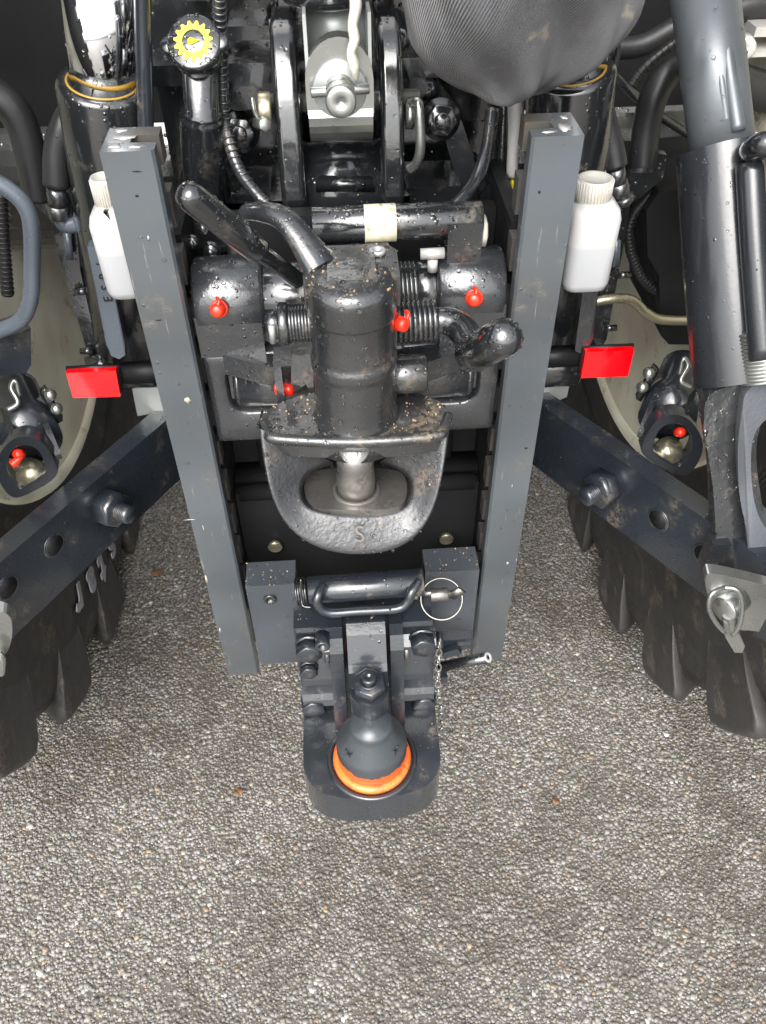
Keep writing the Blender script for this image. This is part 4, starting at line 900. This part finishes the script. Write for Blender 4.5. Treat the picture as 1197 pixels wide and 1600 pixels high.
# ------------------------------------------------------------------ lift rod at the right
def lift_rod():
    top, ja, bot = P(1095, -60, .20), P(1128, 225, .12), P(1170, 640, -.03)
    t = thing('lift_rod', 'thick blue grey telescopic lift rod with rust marks at the right edge', 'lift rod', P(1160, 900, -.11))
    d1 = (top - ja).normalized()
    b = B(); b.cyl(ja - d1 * .05, top, .031, seg=40); tube_ = mk('upper_tube', b, LIFT, t)
    b = B(); b.tube([P(1130, 45, .15), P(1140, 120, .125), P(1153, 205, .098)], .0075, 12); b.tube([P(1117, 62, .148), P(1127, 130, .122), P(1138, 210, .1)], [.004, .005, .004], 8); mk('weld_seam', b, LIFT, tube_)
    d2 = (ja - bot).normalized()
    x = d2.cross(V((0, 1, 0))).normalized(); y = d2.cross(x)
    # open-fronted sleeve
    b = B(); lo = []
    for q in (P(1127, 232, .11), P(1137, 420, .045), P(1150, 595, -.012)):
        lp = []
        for k in range(0, 23): a = R(-35 + k * 14); lp.append(q + (x * -math.cos(a) * 1 + y * math.sin(a)) * .043)
        for k in range(22, -1, -1): a = R(-35 + k * 14); lp.append(q + (x * -math.cos(a) * 1 + y * math.sin(a)) * .038)
        lo.append(lp)
    g_ = b.loft(lo, True); b.bm.faces.new(g_[0][::-1]); b.bm.faces.new(g_[-1]); sl = mk('sleeve', b, SLEEVE, t, fix=True, sharp=50)
    b = B(); b.tube([P(1172, 255, .05), P(1180, 400, .005), P(1192, 560, -.045)], .013, 14); mk('sleeve_ridge', b, SLEEVE, sl)
    b = B(); a, c = P(1188, 512, -.012), P(1196, 592, -.036); b.cyl(a, c, .026, seg=32); dd = (c - a).normalized(); L = (c - a).length
    for k in range(14): b.ring(a + dd * (L * (k + .5) / 14), dd, .026, .0018, 36, 6)
    mk('threaded_spindle', b, ZINC, t)
    b = B(); b.tube([P(1172, 236, .06), P(1178, 232, .045), P(1195, 225, .03), P(1225, 232, .03)], [.010, .011, .011, .011], 14); mk('crank_handle', b, BLK, t)
    # forged fork
    f = [(1105, 610), (1180, 598), (1197, 640), (1180, 690), (1185, 760), (1205, 850), (1200, 915), (1150, 905), (1120, 900), (1117, 780), (1108, 720), (1098, 660)]
    pts = [P(u, v, -.03 - (v - 600) * .00027) for u, v in f]
    b = B(); b.prism(sm(pts), (.004, .045, .012)); fk = mk('fork', b, GRIME, t, bev=.004, seg=3)
    e = [(1165, 605), (1215, 590), (1215, 640), (1178, 672), (1172, 720), (1178, 790), (1197, 830), (1230, 850), (1230, 910), (1170, 905), (1168, 830), (1155, 780), (1152, 700), (1158, 650)]
    pts = [P(u, v, -.042 - (v - 600) * .00027) for u, v in e]; b = B(); b.prism(sm(pts), (.004, .03, .008)); mk('fork_edge', b, SILV, fk, bev=.004, seg=3)
    b = B(); b.box(P(1106, 832, -.085), P(1124, 896, -.105)); b.box(P(1124, 840, -.08), P(1136, 898, -.1)); mk('guide_block', b, CAST, fk, bev=.002)
    # zinc draft pin
    q = [(1102, 898), (1112, 895), (1160, 905), (1240, 925), (1240, 1000), (1180, 985), (1150, 985), (1118, 965), (1102, 920)]
    b = B(); b.prism(sm([P(u, v, -.155) for u, v in q]), (.0, .01, .004)); pin = mk('pin_plate', b, ZINC, t, bev=.003)
    c0 = P(1150, 938, -.155); d = V((-.75, -.5, -.02)).normalized()
    b = B(); b.lathe(c0 + V((.004, .004, 0)), d, [(0, .0155), (.026, .0155), (.0275, .0142), (.0278, 0)], 32); mk('draft_pin', b, ZINC, pin)
    b = B(); b.tube([P(1132, 918, -.172), P(1112, 928, -.178), P(1108, 950, -.182), P(1118, 972, -.182), P(1132, 988, -.18)], .0024, 10); b.tube([P(1132, 918, -.172), P(1152, 922, -.176), P(1160, 945, -.18), P(1156, 975, -.182), P(1145, 992, -.18)], .0026, 10); mk('spring_bow', b, ZINC, pin)
    b = B(); b.prism([P(1132, 975, -.178), P(1150, 980, -.178), P(1164, 1010, -.178), P(1160, 1020, -.178), P(1148, 1020, -.178), P(1133, 995, -.178)], (0, .007, .002)); b.cyl(P(1140, 960, -.172), P(1146, 985, -.174), .007); mk('lynch_pin', b, ZINC, pin, bev=.0012)
lift_rod()

# pieces of the left lift rod at the picture's edge
b = B(); q = [(-40, 950), (5, 955), (18, 965), (20, 990), (14, 1015), (6, 1025), (-40, 1030)]
b.prism(sm([P(u, v, -.15) for u, v in q]), (0, .01, .004)); b.tube([P(-4, 1020, -.16), P(2, 1030, -.162), P(1, 1052, -.162)], .0045, 10)
tag(mk('pin_plate', b, ZINC, bev=.002), 'rounded zinc pin plate cut off by the left edge of the picture', 'pin')

# ------------------------------------------------------------------ hoses, pipes, brackets
def hose(name, pts, r, mat, label, cat='hose', rib=0, group=None, seg=14):
    pp = [P(*p) for p in pts]; b = B(); b.tube(pp, r, seg)
    if rib:
        for i in range(len(pp) - 1):
            n = max(1, int((pp[i + 1] - pp[i]).length / rib))
            for k in range(n): b.ring(pp[i].lerp(pp[i + 1], (k + .5) / n), pp[i + 1] - pp[i], r * (1.0 if len(pp) == 2 else .98), r * .16, 16, 6)
    return tag(mk(name, b, mat, wn=False, sharp=60), label, cat, group)
hose('cable', [(342, -20, .12), (345, 60, .14), (348, 140, .15), (352, 200, .15), (372, 262, .13), (398, 300, .11), (418, 320, .1)], .0058, CAST, 'grey ribbed cable curving down beside the oil filler', 'cable', rib=.006)
hose('cable', [(770, 170, .2), (762, 230, .18), (745, 280, .15), (722, 312, .11), (700, 335, .09)], .0072, CAST, 'dark flat cable crossing behind the tie bar end', 'cable')
hose('cable', [(788, 160, .22), (784, 240, .21), (778, 315, .2)], .005, CAST, 'thin straight cable under the canvas cover', 'cable')
hose('pipe', [(-20, 278, .1), (12, 295, .1), (38, 320, .1), (49, 355, .1), (50, 420, .1), (47, 470, .1), (30, 502, .1), (-15, 522, .1)], .0082, GREYTUBE, 'bent silver grey guard tube at the left edge', 'guard tube', seg=18)
hose('hose', [(-20, 140, .2), (15, 165, .2), (38, 205, .2), (52, 260, .2), (60, 308, .2)], .0165, RUB, 'thick black hose bending down at the upper left edge', seg=20)
def hose_end(s):
    if s < 0: L = [(118, 165, .18), (100, 195, .17), (88, 235, .165), (88, 290, .16)]; f = [(88, 292, .16), (90, 320, .16)]; e = [(92, 322, .16), (97, 345, .16), (108, 352, .16), (142, 346, .16)]
    else: L = [(935, 150, .18), (945, 190, .17), (955, 225, .165), (961, 260, .16)]; f = [(961, 262, .16), (965, 285, .16)]; e = [(965, 275, .16), (970, 290, .16), (972, 300, .16), (975, 318, .16)]
    t = thing('hydraulic_hose', ('hydraulic hose with angled steel fitting beside the left bottle' if s < 0 else 'hydraulic hose with hex fitting behind the right bottle'), 'hose', P(*e[-1]), 'hydraulic hoses')
    b = B(); b.tube([P(*p) for p in L], [.0125, .0125, .0125, .0135], 18); mk('rubber_hose', b, RUB, t)
    b = B(); a, c = P(*f[0]), P(*f[1]); b.cyl(a, c, .010); b.hexa(c, c + (c - a).normalized() * .014, .012); mk('crimp', b, CAST, t)
    b = B(); b.tube([P(*p) for p in e], .0085, 12); p = P(*e[-1]); q = P(*e[-2]); b.hexa(q.lerp(p, .4), q.lerp(p, .75), .0125); mk('elbow_fitting', b, GREYTUBE if s < 0 else CAST, t)
hose_end(-1); hose_end(1)
hose('hose', [(1075, 100, .26), (1045, 112, .255), (1022, 150, .25), (1010, 200, .25), (1003, 275, .24)], .0155, RUB, 'thick black bent tube left of the lift rod', seg=20)
hose('cable', [(930, 80, .28), (965, 125, .28), (1010, 165, .29), (1070, 205, .3), (1120, 232, .3)], .0055, CAST, 'straight grey cable running behind the lift rod', 'cable')
hose('cable', [(985, 135, .3), (1005, 108, .3), (1040, 78, .3), (1075, 55, .3)], .006, RUB, 'ribbed conduit rising towards the lift rod at the upper right', 'conduit', rib=.006)
hose('cable', [(940, 75, .33), (1000, 72, .33), (1060, 40, .33), (1100, 20, .33)], .012, RUB, 'thick dark cable behind the canvas cover on the right', 'cable')
hose('cable', [(962, 55, .2), (966, 80, .2), (958, 108, .2)], .003, RUB, 'thin black wire hanging beside the canvas cover', 'wire')
hose('cable', [(1030, 290, .24), (1008, 312, .24), (990, 335, .24), (982, 360, .24), (986, 395, .24), (1000, 430, .24), (1022, 452, .24), (1050, 457, .24), (1085, 455, .24)], .0058, RUB, 'ribbed black conduit looping down in front of the cream rim', 'conduit', rib=.005)
hose('pipe', [(925, 472, .2), (965, 466, .2), (990, 470, .2), (1012, 490, .2), (1040, 500, .2), (1120, 500, .2)], .0062, YZINC, 'bent shiny steel pipe across the right rim', 'pipe', seg=16)
hose('cable', [(100, 205, .2), (108, 260, .2), (122, 310, .2), (150, 380, .19), (158, 400, .18)], .004, RUB, 'thin beaded black cable behind the left hose fitting', 'cable', rib=.006)
hose('cable', [(0, 300, .22), (5, 380, .22), (12, 460, .22)], .007, RUB, 'ribbed black conduit inside the left guard tube', 'conduit', rib=.006)

def carrier(s):
    t = thing('bracket_plate', ('long black bracket plate sloping down left of the left bottle' if s < 0 else 'long black bracket plate sloping down right of the right bottle'), 'bracket', (s * .33, .2, .7), 'long bracket plates')
    q = [(55, 305), (100, 300), (118, 350), (125, 420), (155, 560), (140, 562), (92, 400), (80, 345), (55, 320)] if s < 0 else [(960, 300), (985, 270), (1022, 270), (1030, 240), (1042, 242), (1036, 280), (985, 320), (975, 380), (948, 530), (930, 560), (915, 555), (950, 400), (955, 330)]
    b = B(); b.prism([P(u, v, .21) for u, v in q], (0, .012, 0)); mk('plate', b, BLK, t, bev=.0015)
    a, c = (P(105, 362, .2), P(109, 405, .2)) if s < 0 else (P(964, 375, .2), P(962, 415, .2))
    b = B(); b.bar(a, c, .005, .008); mk('edge_clip', b, GREYTUBE, t)
    for u, v in (((138, 455), (146, 548)) if s < 0 else ((965, 430), (944, 513))): b = B(); p = P(u, v, .205); b.cyl(p, p + V((-s * -.016, 0, 0)), .0042); mk('stud', b, BLK, t)
carrier(-1); carrier(1)

def boxes():
    t = thing('tool_box', 'dark glossy control box under the left guard tube', 'box', P(20, 560, .12))
    b = B(); b.prism([P(u, v, .12) for u, v in ((-40, 540), (30, 520), (48, 512), (49, 570), (41, 583), (-40, 592))], (-.02, .035, 0)); mk('casing', b, LINK, t, bev=.004, seg=3)
    t = thing('black_housing', 'matt black box shaped housing behind the lift rod', 'housing', P(1080, 450, .25))
    b = B(); b.prism([P(u, v, .22) for u, v in ((1010, 330), (1030, 300), (1140, 290), (1160, 540), (1045, 538), (1033, 525), (1030, 430), (1012, 400))], (0, .15, 0)); mk('casing', b, BLKD, t, bev=.006, seg=3)
    b = B(); b.prism([P(u, v, .215) for u, v in ((1066, 330), (1072, 330), (1096, 470), (1090, 470))], (0, .01, 0)); mk('edge_rib', b, BLK, t, bev=.001)
    t = thing('valve_block', 'pale alloy valve block at the upper right edge', 'valve', P(1180, 80, .3))
    b = B(); b.box(P(1160, 90, .3), P(1240, 55, .36)); b.box(P(1178, 58, .31), P(1240, 20, .36)); mk('body', b, PALE, t, bev=.004)
    b = B(); p = P(1170, 76, .295); b.lathe(p + V((0, .02, 0)), (-.3, -1, .1), [(0, .012), (.03, .012), (.032, .01), (.032, .004), (.03, 0)], 24); mk('plug', b, PALE, t)
    hose('hose', [(1150, 130, .3), (1180, 140, .3), (1240, 150, .3)], .022, RUB, 'thick black hose below the alloy valve block', seg=18)
    hose('pipe', [(1150, 207, .28), (1240, 212, .28)], .002, PALE, 'thin bright wire at the right edge beside the lift rod', 'wire')
    hose('hose', [(1140, 20, .35), (1180, 8, .35), (1240, 5, .35)], .016, RUB, 'black hose at the top right corner', seg=16)
    b = B(); b.prism([P(u, v, .16) for u, v in ((800, 285), (806, 285), (793, 390), (789, 392))], (0, .01, 0)); tag(mk('yellow_strip', b, YEL), 'thin yellow strip just left of the right rail', 'strip')
    b = B(); b.tube([P(806, 145, .17), P(806, 190, .17), P(802, 230, .17), P(800, 275, .17)], [.009, .008, .006, .006], 14); tag(mk('white_pipe', b, PALE), 'short pale pipe end left of the right rail top', 'pipe')
boxes()

# ------------------------------------------------------------------ fallen leaves
def leaf(u, v, a, L, label):
    c = PZ(u, v, .0085); b = B(); n = 9; up, lo = [], []
    for k in range(n):
        f = k / (n - 1); wd = L * .38 * math.sin(math.pi * (f ** .8)) * (1 + .25 * math.sin(k * 2.3)); x = (f - .5) * L
        z = .003 * math.sin(f * 5) + .002
        up.append((x, wd, z + .003)); lo.append((x, -wd, z + .002))
    md = [((k / (n - 1) - .5) * L, 0, .0015 + .003 * math.sin(k / (n - 1) * 5)) for k in range(n)]
    rt = Matrix.Rotation(a, 3, 'Z'); mkp = lambda l: [c + rt @ V(p) for p in l]
    b.loft([mkp(up), mkp(md), mkp(lo)]); o = mk('leaf', b, LEAF, fix=True, wn=False); m = o.modifiers.new('t', 'SOLIDIFY'); m.thickness = .0006
    tag(o, label, 'leaf', 'fallen leaves')
leaf(246, 897, .5, .03, 'small dry brown leaf lying left of the left rail')
leaf(372, 1238, 2.2, .022, 'torn tan leaf scrap on the asphalt left of the ball hitch')
leaf(868, 1252, 1.2, .018, 'tiny tan leaf scrap on the asphalt right of the ball hitch')

# ------------------------------------------------------------------ water drops and crumbs of dirt lying on the parts
def mat_water():
    m, nt, b = newmat('water'); b.inputs['Base Color'].default_value = (1, 1, 1, 1); b.inputs['Roughness'].default_value = .02
    b.inputs['IOR'].default_value = 1.33; b.inputs['Transmission Weight'].default_value = 1; return m
WATER = mat_water(); CRUMB = paint('dirt_crumb', (.30, .21, .12), (.7, .9), bump=.5)
def kids(o):
    for c in o.children: yield c; yield from kids(c)
def scatter(root, spec, name, mat, crumb=False, lo=.0008, hi=.0026):
    root = bpy.data.objects[root] if isinstance(root, str) else root
    vs, fs = [], []
    for ob in list(kids(root)):
        n = spec.get(ob.name.split('.')[0], 0)
        if not n or ob.type != 'MESH': continue
        me = ob.data; me.calc_loop_triangles(); off = WL[ob.name]; tr, wt = [], []
        for t in me.loop_triangles:
            p = [me.vertices[i].co + off for i in t.vertices]; c = (p[0] + p[1] + p[2]) / 3; nr = (p[1] - p[0]).cross(p[2] - p[0])
            if nr.length < 1e-12: continue
            nr.normalize(); 
            if nr.dot(CAM - c) < 0 and name != 'x':
                if ob.name.split('.')[0] in ('jaw_mouth',): nr = -nr
                else: continue
            if nr.z < (.45 if crumb else -.35): continue
            tr.append((p, nr)); wt.append(t.area * (.35 + max(0, nr.z)))
        if not tr: continue
        for p, nr in rnd.choices(tr, wt, k=n):
            a, c = rnd.random(), rnd.random()
            if a + c > 1: a, c = 1 - a, 1 - c
            q = p[0] + (p[1] - p[0]) * a + (p[2] - p[0]) * c
            r = lo + (hi - lo) * rnd.random() ** 2.6; x, y, z = frame(nr); K = 6 if crumb else 9; i0 = len(vs); th = rnd.random() * 6.3; asp = rnd.uniform(.7, 1)
            rings = ((1, -.1), (.8, .7), (.3, 1.0)) if crumb else ((1, -.08), (.93, .26), (.68, .5), (.3, .62))
            for rr, hh in rings:
                for k in range(K):
                    aa = th + 2 * math.pi * k / K; j = rnd.uniform(.7, 1.25) if crumb else 1
                    vs.append(q + (x * math.cos(aa) + y * math.sin(aa) * asp) * r * rr * j + nr * (hh * r))
            for m_ in range(len(rings) - 1):
                for k in range(K): fs.append((i0 + m_ * K + k, i0 + m_ * K + (k + 1) % K, i0 + (m_ + 1) * K + (k + 1) % K, i0 + (m_ + 1) * K + k))
            fs.append(tuple(i0 + (len(rings) - 1) * K + k for k in range(K)))
    if not vs: return
    b = B(); b.poly(vs, fs); o = mk(name, b, mat, root, wn=False, sharp=75); o['kind'] = 'stuff'
for rt, sp in (('towing_jaw', dict(tower=420, tower_cap=120, top_plate=200, jaw_mouth=260, top_plate_rim=50, grip=70, pivot_boss=110, housing=140, curved_arm=60, side_stub=40, pocket_shelf=30, neck_block=40, lower_bore=40, release_lever=20, coupling_pin=20)),
               ('tie_bar', dict(tube=190, tape_band=10, lug_plate=60)), ('hitch_frame', dict(rail=70, lower_block=60, side_plate=20, back_plate=40)),
               ('ball_hitch', dict(base_plate=70, body=40, ball=20, lock_roller=40, hold_down_arm=20, column=15)), ('oil_filler', dict(cap=90, neck=80)),
               ('lift_rod', dict(sleeve=120, upper_tube=50, fork=80)), ('lift_cylinder', dict(barrel=110, rod=40)), ('lift_cylinder.001', dict(barrel=60)),
               ('top_link_bracket', dict(cheek=40)), ('tractor_body', dict(axle_housing=160, pad=30, ledge=60, rib=10)), ('lower_link', dict(bar=60)), ('lower_link.001', dict(bar=60))):
    scatter(rt, sp, 'water_droplets', WATER)
scatter('towing_jaw', dict(top_plate=150, tower=60, tower_cap=30, jaw_mouth=60, housing=20), 'dirt_crumbs', CRUMB, True, .0005, .0016)
scatter('ball_hitch', dict(body=20, hold_down_arm=14, base_plate=20), 'dirt_crumbs', CRUMB, True, .0005, .0014)
scatter('hitch_frame', dict(lower_block=25), 'dirt_crumbs', CRUMB, True, .0005, .0015)
